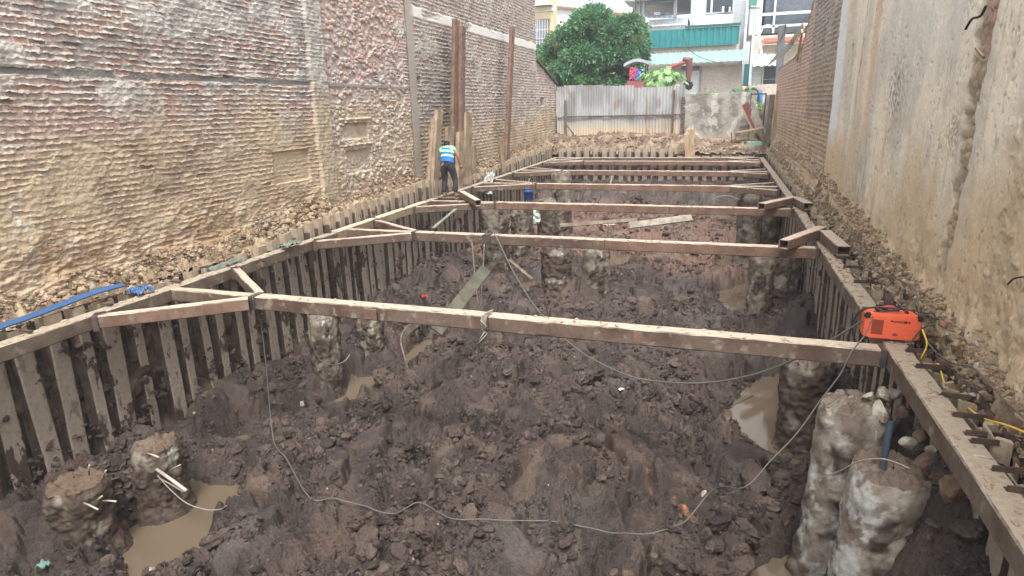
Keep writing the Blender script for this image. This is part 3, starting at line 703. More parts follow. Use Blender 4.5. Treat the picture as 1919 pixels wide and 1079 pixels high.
# ================================================================ SHEET PILES
def pile_mesh(kind, top, seed, mat, len_=3.0):
    """U-section sheet pile standing with its flange at local x=0, open side away from the pit (+x into the bank)"""
    r = random.Random(seed); wd = (.225, .25, .155)[kind]; dp = .09; tk = .012
    prof = [(-.0, -wd/2+.02), (0, wd/2-.02), (.012, wd/2), (dp, wd/2+.02), (dp+.01, wd/2+.055), (dp+.02, wd/2+.055), (dp+.02, wd/2+.0), (.03, wd/2-.02), (tk+.006, wd/2-.035),
            (tk+.006, -wd/2+.035), (.03, -wd/2+.02), (dp+.02, -wd/2), (dp+.02, -wd/2-.055), (dp+.01, -wd/2-.055), (dp, -wd/2-.02), (.012, -wd/2)]
    n = len(prof); zs = [-len_+(top+len_)*k/16 for k in range(17)]; b = MB(); tw = r.uniform(-.004, .004)
    for k, z in enumerate(zs):
        for (x, y) in prof:
            zz = z+(r.uniform(-.02, .008) if k == 16 else 0)
            b.v.append((x+r.uniform(-.003, .003), y+tw*z+r.uniform(-.004, .004), zz))
    for k in range(16):
        for i in range(n):
            a = k*n+i; c = k*n+(i+1) % n; b.f.append((a, c, c+n, a+n))
    b.f.append(tuple(16*n+i for i in range(n)))
    return b
ORD = ['first', 'second', 'third', 'fourth', 'fifth', 'sixth', 'seventh', 'eighth', 'ninth', 'tenth', 'eleventh', 'twelfth', 'thirteenth', 'fourteenth', 'fifteenth',
       'sixteenth', 'seventeenth', 'eighteenth', 'nineteenth', 'twentieth', 'twenty-first', 'twenty-second', 'twenty-third', 'twenty-fourth', 'twenty-fifth', 'twenty-sixth']
SY = [6.78, 11.45, 15.70, 19.85, 24.15, 28.35]       # the six struts across the pit
BAY = ['nearest strut', 'second strut', 'third strut', 'fourth strut', 'fifth strut', 'sixth strut']
protos = {}
def pile(x, y, top, face, kind, mat, label, group, tilt=0, lean=0):
    key = (kind, round(top/.12), mat.name)
    if key not in protos:
        me = pile_mesh(kind, 0, len(protos)*7+kind, mat).build('sheet_pile', mat, smooth=False)
        me.data.materials.append(M_gap)
        for f in me.data.polygons:
            if f.center.x > .02 and f.center.z < -.12: f.material_index = 1
        protos[key] = me.data; o = me
    else:
        o = bpy.data.objects.new('sheet_pile', protos[key]); col.objects.link(o)
    o.location = (x, y, top); o.rotation_euler = (tilt, lean, face)
    return tag(o, label, 'sheet pile', group)
def bay(y):
    k = sum(1 for s in SY if y > s)
    return k
r = random.Random(3)
LEFTP = []
y = 1.5; cnt = {}
while y < 30.4:
    k = bay(y); cnt[k] = cnt.get(k, 0)+1; n = cnt[k]-1
    top = float(ledge_z(y, -1))+r.uniform(.02, .09)+(.07 if y > 9 else 0)
    nm = ORD[min(n, 25)]
    lab = ('sheet pile under the left waler, %s on the camera side of the nearest strut' % nm) if k == 0 else ('sheet pile on the left side, %s one beyond the %s' % (nm, BAY[k-1]))
    pile(-7.665+r.uniform(-.02, .012), y, top, math.pi+r.uniform(-.09, .09), (0, 1, 2, 0)[r.randrange(4)], M_pile, lab, 'sheet piles along the left side', r.uniform(-.022, .022), r.uniform(-.01, .01))
    LEFTP.append((y, top)); y += r.choice([.31, .35, .39, .44, .33])*(1 if y < 18 else 1.1)
y = 1.6; cnt = {}
while y < 30.4:
    k = bay(y); cnt[k] = cnt.get(k, 0)+1; n = cnt[k]-1
    top = float(ledge_z(y, 1))+r.uniform(-.02, .12)
    nm = ORD[min(n, 25)]
    lab = ('sheet pile under the right waler, %s on the camera side of the nearest strut' % nm) if k == 0 else ('sheet pile on the right side, %s one beyond the %s' % (nm, BAY[k-1]))
    pile(2.0+r.uniform(-.012, .015), y, top, r.uniform(-.09, .09), (0, 1, 2, 2)[r.randrange(4)], M_pile, lab, 'sheet piles along the right side', r.uniform(-.018, .018), r.uniform(-.008, .008))
    y += r.choice([.31, .36, .40, .34, .42])*(1 if y < 18 else 1.1)
x = -7.3; n = 0
while x < 1.7:
    top = .42+r.uniform(-.04, .06) if x < -1.9 else .05
    pile(x, 30.52+r.uniform(-.02, .02), top, math.pi/2, 0 if n % 3 else 1, M_pile, 'sheet pile closing the far end of the pit, %s from the left corner' % ORD[min(n, 25)], 'sheet piles across the far end', r.uniform(-.01, .01))
    x += r.choice([.36, .40, .44]); n += 1
# long uncut sections still standing by the worker
def upright(name, label, px0, py0, px1, py1, X, wd, mat, lowz=-.9, dp=.09, group=None):
    """open channel standing against the wall; px0,py0 = middle of the top, px1,py1 = lower point"""
    A = Vector(atx(px0, py0, X)); B = Vector(atx(px1, py1, X)); d = (A-B).normalized(); B = B+d*((lowz-B.z)/d.z)
    b = MB(); side = Vector((0, 1, 0)); back = Vector((-1, 0, 0))
    b.bar(B, A, wd, .014, up=(1, 0, 0))
    for s in (-1, 1): b.bar(B+side*s*wd/2+back*dp/2, A+side*s*wd/2+back*dp/2-d*.0, .014, dp, up=(1, 0, 0)); b.bar(B+side*s*(wd/2+.02)+back*dp, A+side*s*(wd/2+.02)+back*dp, .05, .014, up=(1, 0, 0))
    return tag(b.build(name, mat, noise=.003), label, 'steel section', group)
G_UP = 'uncut steel sections standing behind the worker'
upright('steel_section', 'tallest rust brown steel section standing against the left wall above the worker', 858, 37, 854, 250, -7.9, .34, M_steelrust, group=G_UP)
upright('steel_section', 'rust brown steel section just right of the tallest one, with its top slightly lower', 869.5, 50, 868, 250, -7.78, .30, M_steelrust, group=G_UP)
upright('steel_section', 'lone slim rusty steel section leaning on the wall, right of the worker', 963, 52, 952, 300, -7.86, .34, M_steelrust, group=G_UP)
upright('steel_section', 'tall clay-coated section left of the worker, second highest of the short ones', 826, 207, 818, 330, -7.7, .36, M_steeldry, group=G_UP)
upright('steel_section', 'thin clay-coated section at the far left of the group by the worker', 817, 222, 810, 330, -7.82, .22, M_steeldry, group=G_UP)
upright('steel_section', 'wide clay-coated section right of the worker with a hole near its top', 880, 211, 878, 330, -7.7, .52, M_steeldry, group=G_UP)
upright('steel_section', 'short brown section right behind the wide clay-coated one', 891, 277, 889, 330, -7.74, .3, M_steeldry, group=G_UP)
upright('steel_section', 'broken topped grey section directly right of the worker head', 866, 247, 864, 330, -7.6, .4, M_steeldry, group=G_UP)
upright('steel_section', 'dark squat section behind the worker head', 846, 238, 842, 330, -7.75, .5, M_steeldry, group=G_UP)
upright('steel_section', 'narrow pale upright just left of the long lone section', 940, 262, 946, 325, -7.72, .26, M_steeldry, group=G_UP)
for k, (a, b_, lbl) in enumerate([((938, 258), (944, 322), 'bleached wooden board leaning against the pale upright near the lone section')]):
    A = atx(a[0], a[1], -7.6); B = atx(b_[0], b_[1], -7.6); g = MB(); g.bar(B, A, .2, .03, up=(1, 0, 0)); tag(g.build('wooden_board', M_woodlight, bevel=.004), lbl, 'board')

# ================================================================ STEEL FRAME: WALERS, STRUTS, BRACES
SH = .185   # section height
def beam(name, A, B, w_, mat, parent=None, h=SH, seams=True, bend=.004, hollow=(False, False)):
    """box section A->B along its top centre line, edges dented a little, open ends where hollow"""
    A = Vector(A); B = Vector(B); L_ = (B-A).length; n = max(2, int(L_/.25)); d = (B-A)/n; dn = (B-A).normalized()
    x = dn.cross(Vector((0, 0, 1))).normalized(); z = x.cross(dn); b = MB(); rr = random.Random(int(A.x*100+B.y*77)); t = .008; c = .012
    prof = [(-w_/2+c, 0), (w_/2-c, 0), (w_/2, -c), (w_/2, -h+c), (w_/2-c, -h), (-w_/2+c, -h), (-w_/2, -h+c), (-w_/2, -c)]
    inn = [(-w_/2+t*2, -t*2), (w_/2-t*2, -t*2), (w_/2-t*2, -h+t*2), (-w_/2+t*2, -h+t*2)]
    for k in range(n+1):
        P = A+d*k+z*rr.uniform(-bend, bend)*.6+x*rr.uniform(-bend, bend)*.5
        for (px, pz) in prof: b.v.append(tuple(P+x*(px+rr.uniform(-.0025, .0025))+z*(pz+rr.uniform(-.0025, .0025))))
    for k in range(n):
        for i in range(8): a = k*8+i; q = k*8+(i+1) % 8; b.f.append((a, q, q+8, a+8))
    for e, kk in ((0, 0), (1, n)):
        ring = [kk*8+i for i in range(8)]
        if not hollow[e]: b.f.append(tuple(ring if e else ring[::-1])); continue
        P = A+d*kk; s0 = len(b.v); dd = dn*(.35 if e == 0 else -.35)
        for (px, pz) in inn: b.v.append(tuple(P+x*px+z*pz))
        for (px, pz) in inn: b.v.append(tuple(P+dd+x*px+z*pz))
        b.f += [(ring[0], ring[1], s0+1, s0), (ring[1], ring[2], s0+1), (ring[2], ring[3], s0+2, s0+1), (ring[3], ring[4], s0+2), (ring[4], ring[5], s0+3, s0+2), (ring[5], ring[6], s0+3), (ring[6], ring[7], s0, s0+3), (ring[7], ring[0], s0)]
        b.f += [(s0, s0+1, s0+5, s0+4), (s0+1, s0+2, s0+6, s0+5), (s0+2, s0+3, s0+7, s0+6), (s0+3, s0, s0+4, s0+7), (s0+4, s0+5, s0+6, s0+7)]
    return b.build(name, mat, parent)
def crust(parent, A, B, w_, seed, n=40, s=.02):
    """dried clay scraps stuck on a beam's top"""
    rr = random.Random(seed); b = MB(); A = Vector(A); B = Vector(B); x = (B-A).normalized().cross(Vector((0, 0, 1)))
    for k in range(n):
        P = A.lerp(B, rr.random())+x*rr.uniform(-w_*.45, w_*.45); m = rr.randint(5, 8); rad = s*rr.uniform(.4, 2.2); el = rr.uniform(1, 3); an = rr.random()*3
        vs = []
        for q in range(m):
            t = 2*math.pi*q/m; u = rad*el*math.cos(t)*rr.uniform(.7, 1.1); v = rad*math.sin(t)*rr.uniform(.6, 1.1)
            dx = u*math.cos(an)-v*math.sin(an); dy = u*math.sin(an)+v*math.cos(an)
            off = P+Vector((dx, dy, 0)); lat = (off-A).dot(x); off -= x*(lat-max(-w_*.49, min(w_*.49, lat)))
            vs.append(off+Vector((0, 0, .003+rr.random()*.008)))
        cc = len(b.v); b.v += [tuple(v) for v in vs]+[tuple(P+Vector((0, 0, .012+.01*rr.random())))]+[tuple(v-Vector((0, 0, .02))) for v in vs]
        for q in range(m): b.f.append((cc+q, cc+(q+1) % m, cc+m)); b.f.append((cc+q, cc+m+1+q, cc+m+1+(q+1) % m, cc+(q+1) % m))
    o = b.build('dried_clay', M_crust, parent); o['kind'] = 'stuff'; return o
M_crust = mat2('dried_clay', C(168, 152, 134), C(138, 120, 102), 12, None, .4, .6, .95, 60, .6, .01)
M_weld = mat2('dark_weld_plate', C(58, 58, 60), C(88, 74, 66), 9, None, .4, .6, .55, 60, .3, .003)
M_brk = mat2('dark_rust_plate', C(84, 66, 58), C(62, 50, 46), 6, None, .4, .6, .8)
# left waler, three lapped lengths make one line; it turns up a little as it goes
WW = .19
t = thing('waler', 'long dusty steel waler running along the left sheet piles', 'steel beam')
beam('beam_section', (XL-WW/2, 1.4, 0), (XL-WW/2, 11.1, 0), WW, M_waler, t); beam('beam_section', (XL-WW/2-.02, 11.13, .01), (XL-WW/2+.02, 15.4, .015), WW, M_steeldry, t)
beam('beam_section', (XL-WW/2, 15.43, .0), (XL-WW/2, 30.35, 0), WW, M_waler, t)
crust(t, (XL-WW/2, 3.6, 0), (XL-WW/2, 16, 0), WW, 1, 110, .018)
rr = random.Random(12)
for y in [4.85, 5.9, 7.05, 8.1, 9.7, 11.0, 12.8, 14.3, 16.9, 18.8, 21.0, 23.2]:
    b = MB(); b.bar((XL-.26, y, .035), (XL-.07, y+rr.uniform(-.03, .03), .03), .045, .02); b.build('bracket', M_brk, t, bevel=.004)
t = thing('waler', 'long dusty steel waler running along the right sheet piles under the orange machine', 'steel beam')
beam('beam_section', (XR+.11, 1.4, 0), (XR+.11, 9.3, 0), .22, M_waler, t); beam('beam_section', (XR+.10, 9.33, -.012), (XR+.11, 15.6, .0), .2, M_waler, t); beam('beam_section', (XR+.11, 15.63, .01), (XR+.11, 30.35, 0), .2, M_waler, t)
crust(t, (XR+.11, 3.3, 0), (XR+.11, 16, 0), .22, 2, 260, .013)
for k, (px, py) in enumerate([(1900, 915), (1872, 877), (1848, 827), (1836, 812), (1800, 776), (1772, 738), (1750, 687), (1712, 655), (1655, 574), (1632, 528), (1607, 500), (1590, 482), (1553, 412)]):
    P = atz(px, py, .03); y = P[1]; xs0 = XR+.15+rr.uniform(-.02, .02); b = MB(); b.bar((xs0, y, .022), (2.09, y+rr.uniform(-.02, .02), .024), .012, .045); b.bar((xs0, y+.025, .003), (2.09, y+.025, .005), .05, .008); b.build('bracket', M_brk, t, bevel=.002)
t = thing('waler', 'short steel waler across the far end of the pit before the rubble heap', 'steel beam')
beam('beam_section', (XL, 30.25, 0), (XR, 30.25, 0), .2, M_steel, t)
for a, b_, l in (((XL, 28.9, 0), (-6.1, 30.12, 0), 'corner brace in the far left corner of the pit'), ((XR, 28.95, 0), (.4, 30.12, 0), 'corner brace in the far right corner of the pit')):
    tag(beam('brace', a, b_, .14, M_steel), l, 'brace')
# struts
SL = ['nearest steel strut across the pit, tied with a grey rope knot at mid span', 'second steel strut from the camera, with a grey cable hooked over it',
      'third steel strut, reached by the worker, blue bucket behind it', 'fourth steel strut, the one just behind the blue bucket', 'fifth steel strut from the camera, thin and rusty, above the far pit floor',
      'sixth and farthest steel strut, close to the rubble heap at the far end']
JX = [-5.95, -5.83, -5.55, -5.60, -5.75, -5.75]
struts = []
for k, y in enumerate(SY):
    t = thing('strut', SL[k], 'steel beam', group='steel struts across the pit')
    L0 = {0: -6.0, 1: -5.85, 2: -5.6}.get(k, -7.38)
    yl = y+(.06 if k < 2 else .04); yr = y-(.05 if k == 0 else 0)
    A = Vector((XL+.01, yl+.02, -.004)); J = Vector((JX[k], yl, 0)); Bp = Vector((XR-.01, yr, 0))
    beam('beam_section', A, J-Vector((.03, 0, 0)), .15, M_steel, t, h=.17)
    mid = {0: .45, 1: .52, 2: .62, 3: .5, 4: .55, 5: .5}[k]; Mi = J.lerp(Bp, mid)
    beam('beam_section', J, Mi, .19, (M_steel, M_steel, M_steelrust)[min(k, 2)], t); beam('beam_section', Mi+Vector((.006, 0, -.003)), Bp, .188, (M_steel, M_steelrust, M_steelrust)[min(k, 2)], t)
    if k < 4: crust(t, J, Bp, .18, 30+k, 60 if k == 0 else 30, .012)
    # end plate and joint straps
    b = MB(); b.box((J.x+.0, J.y, -SH/2+.002), (.09, .205, SH+.012)); b.build('joint_plate', M_weld, t, bevel=.004)
    b = MB(); b.box((Bp.x-.03, Bp.y, -SH/2+.001), (.05, .20, SH+.008)); b.build('end_plate', M_weld if k < 3 else M_steel, t, bevel=.004)
    if k == 0:
        for px in (1020, 700, 1205): 
            P = aty(px, 600, yl-.1); b = MB(); b.box((P[0], (yl*.6+yr*.4)-.10+(P[0]+6)*-.004, -.09), (.17, .012, .14)); b.build('welded_patch', M_steelrust if px != 1020 else M_steel, t, bevel=.003)
    struts.append(t)
# braces at the strut ends
def brace(a, b_, label, w_=.14, mat=None, lug=True, dz=0):
    t = thing('brace', label, 'brace', group='diagonal braces in the corners of the struts')
    A = Vector((a[0], a[1], dz)); B = Vector((b_[0], b_[1], dz)); beam('beam_section', A, B, w_, mat or M_steel, t, h=.165)
    if lug:
        d = (B-A).normalized()
        c = MB(); c.bar(A-d*.02, A+d*.05, .17, .20); o = c.build('lug', M_weld, t, bevel=.006); o.location.z = -.09
        if a[1] < 13:
            c = MB(); c.bar(A+d*.01+Vector((0, 0, .02)), A+d*.14+Vector((0, 0, .03)), .02, .03); c.build('clip', M_weld, t, bevel=.003)
    return t
NM = ['nearest', 'second', 'third', 'fourth', 'fifth', 'sixth']
for k, y in enumerate(SY):
    j = JX[k]; dy = (1.22, 1.2, 1.1, 1.1, 1.1, 1.0)[k]
    brace((XL+.02, y-dy), (j-.02, y-.09), 'near-side diagonal brace at the left end of the %s strut' % NM[k], mat=M_steelrust if k == 0 else None)
    if k != 2: brace((XL+.02, y+dy+(.1 if k == 0 else 0)), (j-.02, y+.16), 'far-side diagonal brace at the left end of the %s strut' % NM[k], w_=.12)
    if k >= 3:
        brace((XR-.02, y-.85), (.42, y-.1), 'near-side diagonal brace at the right end of the %s strut' % NM[k], w_=.13)
        brace((XR-.02, y+1.0), (.42, y+.16), 'far-side diagonal brace at the right end of the %s strut' % NM[k], w_=.11)
# loose offcuts lying on the frame
def offcut(a, b_, label, za=.2, zb=.2, w_=.17, mat=None, hol=(True, True), h=.16):
    A = atz(a[0], a[1], za); B = atz(b_[0], b_[1], zb)
    return tag(beam('steel_offcut', A, B, w_, mat or M_steelrust, hollow=hol, h=h), label, 'steel offcut', 'loose steel offcuts lying on the frame')
offcut((1470, 450), (1541, 424), 'rusty hollow steel offcut lying slantwise over the right end of the second strut', .19, .21)
offcut((1548, 432), (1583, 462), 'short grey open-ended steel offcut beside the right waler at the second strut', .2, .2, .2, M_steel)
offcut((1428, 381), (1490, 368), 'rusty hollow steel offcut lying slantwise over the right end of the third strut', .19, .2)
offcut((1493, 369), (1516, 381), 'short grey open-ended steel offcut beside the right waler at the third strut', .2, .2, .2, M_steel)
offcut((866, 358), (896, 375), 'short rusty steel offcut at the worker feet on the third strut', .2, .19, .16)

# ================================================================ OLD BORED PILES
def stub(x, y, z1, r0, label, seed, z0=-2.9, lean=(0, 0), white=.4, mudl=.6, capmud=.3, rag=.06, mound=0, wdir=None):
    na, nz = 96, 110; th = np.linspace(0, 2*np.pi, na, endpoint=False); zs = np.concatenate([np.linspace(z0, z1, nz), np.full(14, z1)])
    rad = np.concatenate([np.ones(nz), np.linspace(.985, 0.02, 14)])
    T, Zz = np.meshgrid(th, zs, indexing='ij'); Rr = np.broadcast_to(rad, T.shape)*r0
    cx_, sy_ = np.cos(T), np.sin(T)
    hgt = (Zz-z0)/(z1-z0)
    lump = fbm3(cx_*1.3+seed, sy_*1.3, Zz*1.6, 4, seed)
    mudm = sst(-.12, .25, fbm3(cx_*1.2, sy_*1.2, Zz*2.6, 4, seed+5)+mudl-.28-.3*sst(.75, 1, hgt))
    mudm = np.maximum(mudm, sst(.35+mound, .1+mound, hgt))
    disp = .032*lump*r0/.3+.009*fbm3(cx_*3.5+seed, sy_*3.5, Zz*10, 3, seed+21)+.032*mudm*(.6+fbm3(cx_*2.5, sy_*2.5, Zz*7, 3, seed+7))+.012*fbm3(cx_*7, sy_*7, Zz*8, 3, seed+9)
    disp = disp+.16*sst(.28+mound, .0, hgt)+.014*np.maximum(0, fbm3(cx_*6+seed, sy_*6, Zz*18, 3, seed+31))*mudm
    k = np.where(rad < .99, rad, 1)
    Rn = np.maximum(0.003, Rr+disp*k)
    dz = np.where(rad < .99, rag*1.0*(fbm3(cx_*Rr*8, sy_*Rr*8, Zz*0+seed, 4, seed+3, .65))+rag*.6*(1-rad), rag*.8*n3(cx_*2, sy_*2, Zz*0, seed+3)*sst(.9, 1, hgt))
    rd = .06*sst(.93, 1, hgt); Rn = Rn-rd*k*.6
    X = x+cx_*Rn+lean[0]*(Zz-z0); Y = y+sy_*Rn+lean[1]*(Zz-z0); Z = Zz+dz
    c = mixc(lin((128, 120, 108)) if wdir is None else lin((152, 143, 130)), lin((90, 80, 70)) if wdir is None else lin((112, 100, 88)), sst(-.4, .5, fbm3(cx_*1.5, sy_*1.5, Zz*4, 4, seed+11)))
    if wdir is None: white = min(white, .22)
    wf = 0 if wdir is None else .5*np.cos(T-wdir)-.28
    c = mixc(c, lin((192, 192, 186)), sst(.62-white*.55, .85-white*.5, fbm3(cx_*1.2, sy_*1.2, Zz*3.0, 4, seed+13)+wf+.35*fbm3(cx_*6, sy_*6, Zz*20, 3, seed+14))*.62)
    c = mixc(c, mixc(lin((58, 47, 40)), lin((82, 68, 58)), sst(-.3, .5, fbm3(cx_*4, sy_*4, Zz*12, 3, seed+15))), np.clip(mudm, 0, 1)*.92)
    c = mixc(c, lin((92, 76, 63)), np.where(rad < .99, 1., 0)*capmud)
    V = np.stack([X, Y, Z], -1); nu, nv = T.shape
    i = np.arange(nu)[:, None]; j = np.arange(nv-1)[None]; a = i*nv+j; b = ((i+1) % nu)*nv+j
    F = np.stack([a, b, b+1, a+1], -1).reshape(-1, 4)
    return tag(mesh_np('concrete_pile', V, F, M_conc, c), label, 'concrete pile', 'broken off bored concrete piles in the pit')
def ztop(px, py, y): return float(aty(px, py, y)[2])
sA = stub(-6.72, 4.42, ztop(145, 905, 4.42), .30, 'squat mud-caked pile stub in the near left corner, bristling with short bars', 3, white=.0, mudl=.95, mound=.3, capmud=.9)
sB = stub(-6.55, 5.32, ztop(305, 835, 5.32), .27, 'short pile stub with a white plastic tube, second from the near left corner', 4, white=.12, mudl=.7, mound=.2, capmud=.7, lean=(.03, 0))
stub(-6.46, 8.95, ztop(610, 592, 8.95), .25, 'round grey pile under the left part of the nearest strut', 5, white=.3, mudl=.5)
stub(-6.42, 10.4, ztop(675, 590, 10.4), .25, 'mud-brown pile just right of the round grey one under the nearest strut', 6, mudl=.6)
stub(-6.2, 11.7, ztop(728, 575, 11.7), .24, 'dark pile half hidden by the strut, next to the bent plank', 7, mudl=.8)
stub(-3.72, 15.0, ztop(1045, 462, 15.0), .36, 'rough crumbling pile in the middle left, standing in pale puddles', 8, mudl=.75, rag=.14, white=.3)
stub(-2.72, 15.0, ztop(1107, 468, 15.0), .33, 'upright cylindrical pile in mid pit, right of the crumbling one', 9, mudl=.3, white=.35, rag=.05)
stub(-6.0, 16.9, ztop(930, 385, 16.9), .37, 'tall clay-streaked pile behind the second strut, leftmost of that row', 10, mudl=.35, white=.15)
stub(-5.75, 18.8, ztop(968, 383, 18.8), .34, 'tall reddish pile below the blue bucket', 11, mudl=.4, white=.1)
stub(-5.45, 20.7, ztop(1002, 375, 20.7), .34, 'tall pile draped with pale torn sheeting beside the reddish one', 12, mudl=.2, white=.45)
stub(-5.15, 21.6, ztop(1036, 326, 21.6), .36, 'tallest pile of the left row with a rounded whitish top', 13, mudl=.1, white=.55, rag=.09)
stub(1.08, 14.6, ztop(1428, 478, 14.6), .27, 'pale pile below the second strut at the right side', 14, mudl=.2, white=.6, rag=.09)
stub(1.55, 14.9, ztop(1470, 478, 14.9), .34, 'dark mud-coated pile against the right sheet piles, beside the pale one', 15, mudl=.55, white=.25, rag=.12)
stub(1.05, 20.6, ztop(1420, 362, 20.6), .36, 'pale tall pile under the right end of the third strut', 16, mudl=.1, white=.5)
stub(1.6, 20.8, ztop(1455, 375, 20.8), .33, 'brown tall pile under the right end of the third strut', 17, mudl=.5, white=.1)
stub(1.42, 9.1, ztop(1510, 672, 9.1), .33, 'leaning mud-dark pile rising from the bright puddle on the right', 18, mudl=.7, white=.3, rag=.1, lean=(-.02, 0))
stub(1.38, 6.42, ztop(1615, 758, 6.42), .325, 'large pale pile on the near right with chunks of broken concrete on top', 19, wdir=3.6, mudl=.12, white=.75, rag=.07, lean=(.03, 0), capmud=.5)
stub(1.50, 5.42, ztop(1660, 880, 5.42), .33, 'nearest large pile on the right with a white lime-smeared flank and blue pipe', 20, wdir=3.7, mudl=.15, white=.85, rag=.07, lean=(.03, 0), capmud=.8)
M_rock = mat2('broken_concrete', C(170, 164, 150), C(128, 112, 96), 7, None, .45, .6, .9, 40, .6, .01)
def rock(P, s, label, seed, mat=None, name='concrete_chunk', cat='concrete chunk', grp='broken concrete chunks on the near right pile'):
    r = random.Random(seed); bm = bmesh.new(); bmesh.ops.create_icosphere(bm, subdivisions=3, radius=1)
    pl = [(Vector((r.gauss(0, 1), r.gauss(0, 1), r.gauss(0, 1))).normalized(), r.uniform(.5, .8)) for _ in range(12)]
    co_ = np.array([v.co[:] for v in bm.verts])
    n_ = fbm3(co_[:, 0]*1.6, co_[:, 1]*1.6, co_[:, 2]*1.6, 4, seed)
    for v, q in zip(bm.verts, n_):
        for (nn, dd) in pl:
            e = v.co.dot(nn)-dd
            if e > 0: v.co -= nn*e*.9
        v.co *= 1+.16*float(q); v.co = Vector((v.co.x*s[0], v.co.y*s[1], v.co.z*s[2]))
    me = bpy.data.meshes.new(name); bm.to_mesh(me); bm.free(); me.materials.append(mat or M_rock); me.polygons.foreach_set('use_smooth', [False]*len(me.polygons))
    o = bpy.data.objects.new(name, me); col.objects.link(o); o.location = P; o.rotation_euler = (r.random(), r.random(), r.random()*6); return tag(o, label, cat, grp)
for k, (px, py, y, s, l) in enumerate([(1655, 740, 6.5, (.13, .10, .07), 'pale flat concrete chunk farthest back on the near right pile'), (1676, 738, 6.55, (.08, .07, .12), 'green-grey upright concrete chunk at the back of the pile'),
        (1650, 775, 6.25, (.10, .09, .13), 'block-shaped concrete chunk behind the blue pipe'), (1693, 775, 6.35, (.09, .08, .09), 'rounded brown chunk right of the block-shaped one'),
        (1702, 828, 5.75, (.09, .07, .05), 'flat pale chunk right of the blue pipe'), (1722, 820, 5.85, (.08, .07, .06), 'brown clod just behind the flat pale chunk'), (1745, 842, 5.7, (.06, .05, .05), 'small round clod nearest the right waler'),
        (1625, 742, 6.45, (.07, .05, .03), 'thin slab chunk on the rim of the large pale pile'), (1748, 872, 5.5, (.14, .13, .11), 'big brown mud boulder between the pile and the right waler'),
        (1790, 920, 4.9, (.13, .13, .12), 'dark mud boulder under the near right waler')]):
    rock(aty(px, py, y), s, l, 50+k, mat=M_rock if k not in (3, 5, 8, 9) else mat2('mud_boulder', C(120, 98, 80), C(92, 74, 62), 6, None, .4, .6, .95, 30, .8, .015))

# ================================================================ PEOPLE
def skin_mesh(name, J, E, mat, parent, sub=2, extra=None):
    me = bpy.data.meshes.new(name); keys = list(J); me.from_pydata([J[k][0] for k in keys], [(keys.index(a), keys.index(b)) for a, b in E], [])
    o = bpy.data.objects.new(name, me); col.objects.link(o)
    m = o.modifiers.new('s', 'SKIN'); s = o.modifiers.new('u', 'SUBSURF'); s.levels = sub; s.render_levels = sub
    m.use_smooth_shade = True
    for i, k in enumerate(keys):
        v = me.skin_vertices[0].data[i]; rr_ = J[k][1]; v.radius = (rr_, rr_) if not isinstance(rr_, tuple) else rr_; v.use_root = (i == 0)
    dg = bpy.context.evaluated_depsgraph_get(); me2 = bpy.data.meshes.new_from_object(o.evaluated_get(dg))
    bpy.data.objects.remove(o); me2.name = name; me2.materials.clear(); me2.materials.append(mat)
    if extra:
        bm = bmesh.new(); bm.from_mesh(me2); em = bpy.data.meshes.new('tmp'); em.from_pydata(extra.v, [], extra.f); bm.from_mesh(em); bm.to_mesh(me2); bm.free()
    me2.polygons.foreach_set('use_smooth', [True]*len(me2.polygons))
    o = bpy.data.objects.new(name, me2); col.objects.link(o); o.parent = parent; return o
def hand(b, P, d, side, thumb):
    """palm and five curled fingers pointing along d"""
    P = Vector(P); d = Vector(d).normalized(); s = Vector(side).normalized(); n = d.cross(s)
    b.tube([P, P+d*.04, P+d*.085], [.02, .032, .034], 8)
    for k in range(4):
        o = P+d*.08+s*(k-1.5)*.017; L = (.07, .08, .075, .058)[k]
        b.tube([o, o+d*L*.45+n*.004, o+d*L*.75+n*.02, o+d*L*.85+n*.042], [.0095, .009, .008, .006], 6)
    o = P+d*.03+s*thumb*.028; b.tube([o, o+d*.03+s*thumb*.022, o+d*.058+s*thumb*.02+n*.02], [.011, .010, .007], 6)
M_skin = plain('skin', C(176, 126, 98), .6); M_hair = plain('black_hair', C(26, 22, 22), .7); M_jean = mat2('dark_trousers', C(54, 54, 62), C(40, 40, 46), 8, None, .4, .6, .9, 80, .3, .003)
M_vest = plain('blue_vest', C(30, 108, 190), .75); M_lime = plain('lime_reflective_band', C(196, 238, 120), .45); M_green = plain('mint_shirt', C(140, 200, 170), .8)
M_shoe = plain('dusty_shoes', C(120, 104, 92), .9); M_white = plain('white_plastic', C(222, 222, 218), .5)
wk = thing('person', 'worker in blue and lime safety vest and dark trousers bending forward on the frame', 'person', (-7.06, 16.22, .03), 0)
J = dict(pel=((-.02, -.02, .95), (.155, .11)), wst=((-.03, .02, 1.08), (.14, .10)), chs=((-.12, .22, 1.23), (.165, .11)), nkb=((-.18, .38, 1.33), (.08, .07)), nk=((-.20, .43, 1.35), .055), hd=((-.22, .49, 1.39), (.078, .092)), ht=((-.225, .52, 1.45), (.07, .08)),
    shR=((.03, .33, 1.31), .065), elR=((.15, .36, 1.07), .042), wrR=((.18, .46, .84), .028), shL=((-.36, .36, 1.25), .065), elL=((-.40, .47, 1.02), .042), wrL=((-.33, .56, .82), .028),
    hpR=((.09, -.01, .86), .10), knR=((.16, .06, .47), .062), anR=((.19, -.03, .08), .042), ftR=((.21, .14, .035), .036), hpL=((-.13, -.01, .86), .10), knL=((-.16, .08, .47), .062), anL=((-.17, .0, .08), .042), ftL=((-.2, .17, .035), .036))
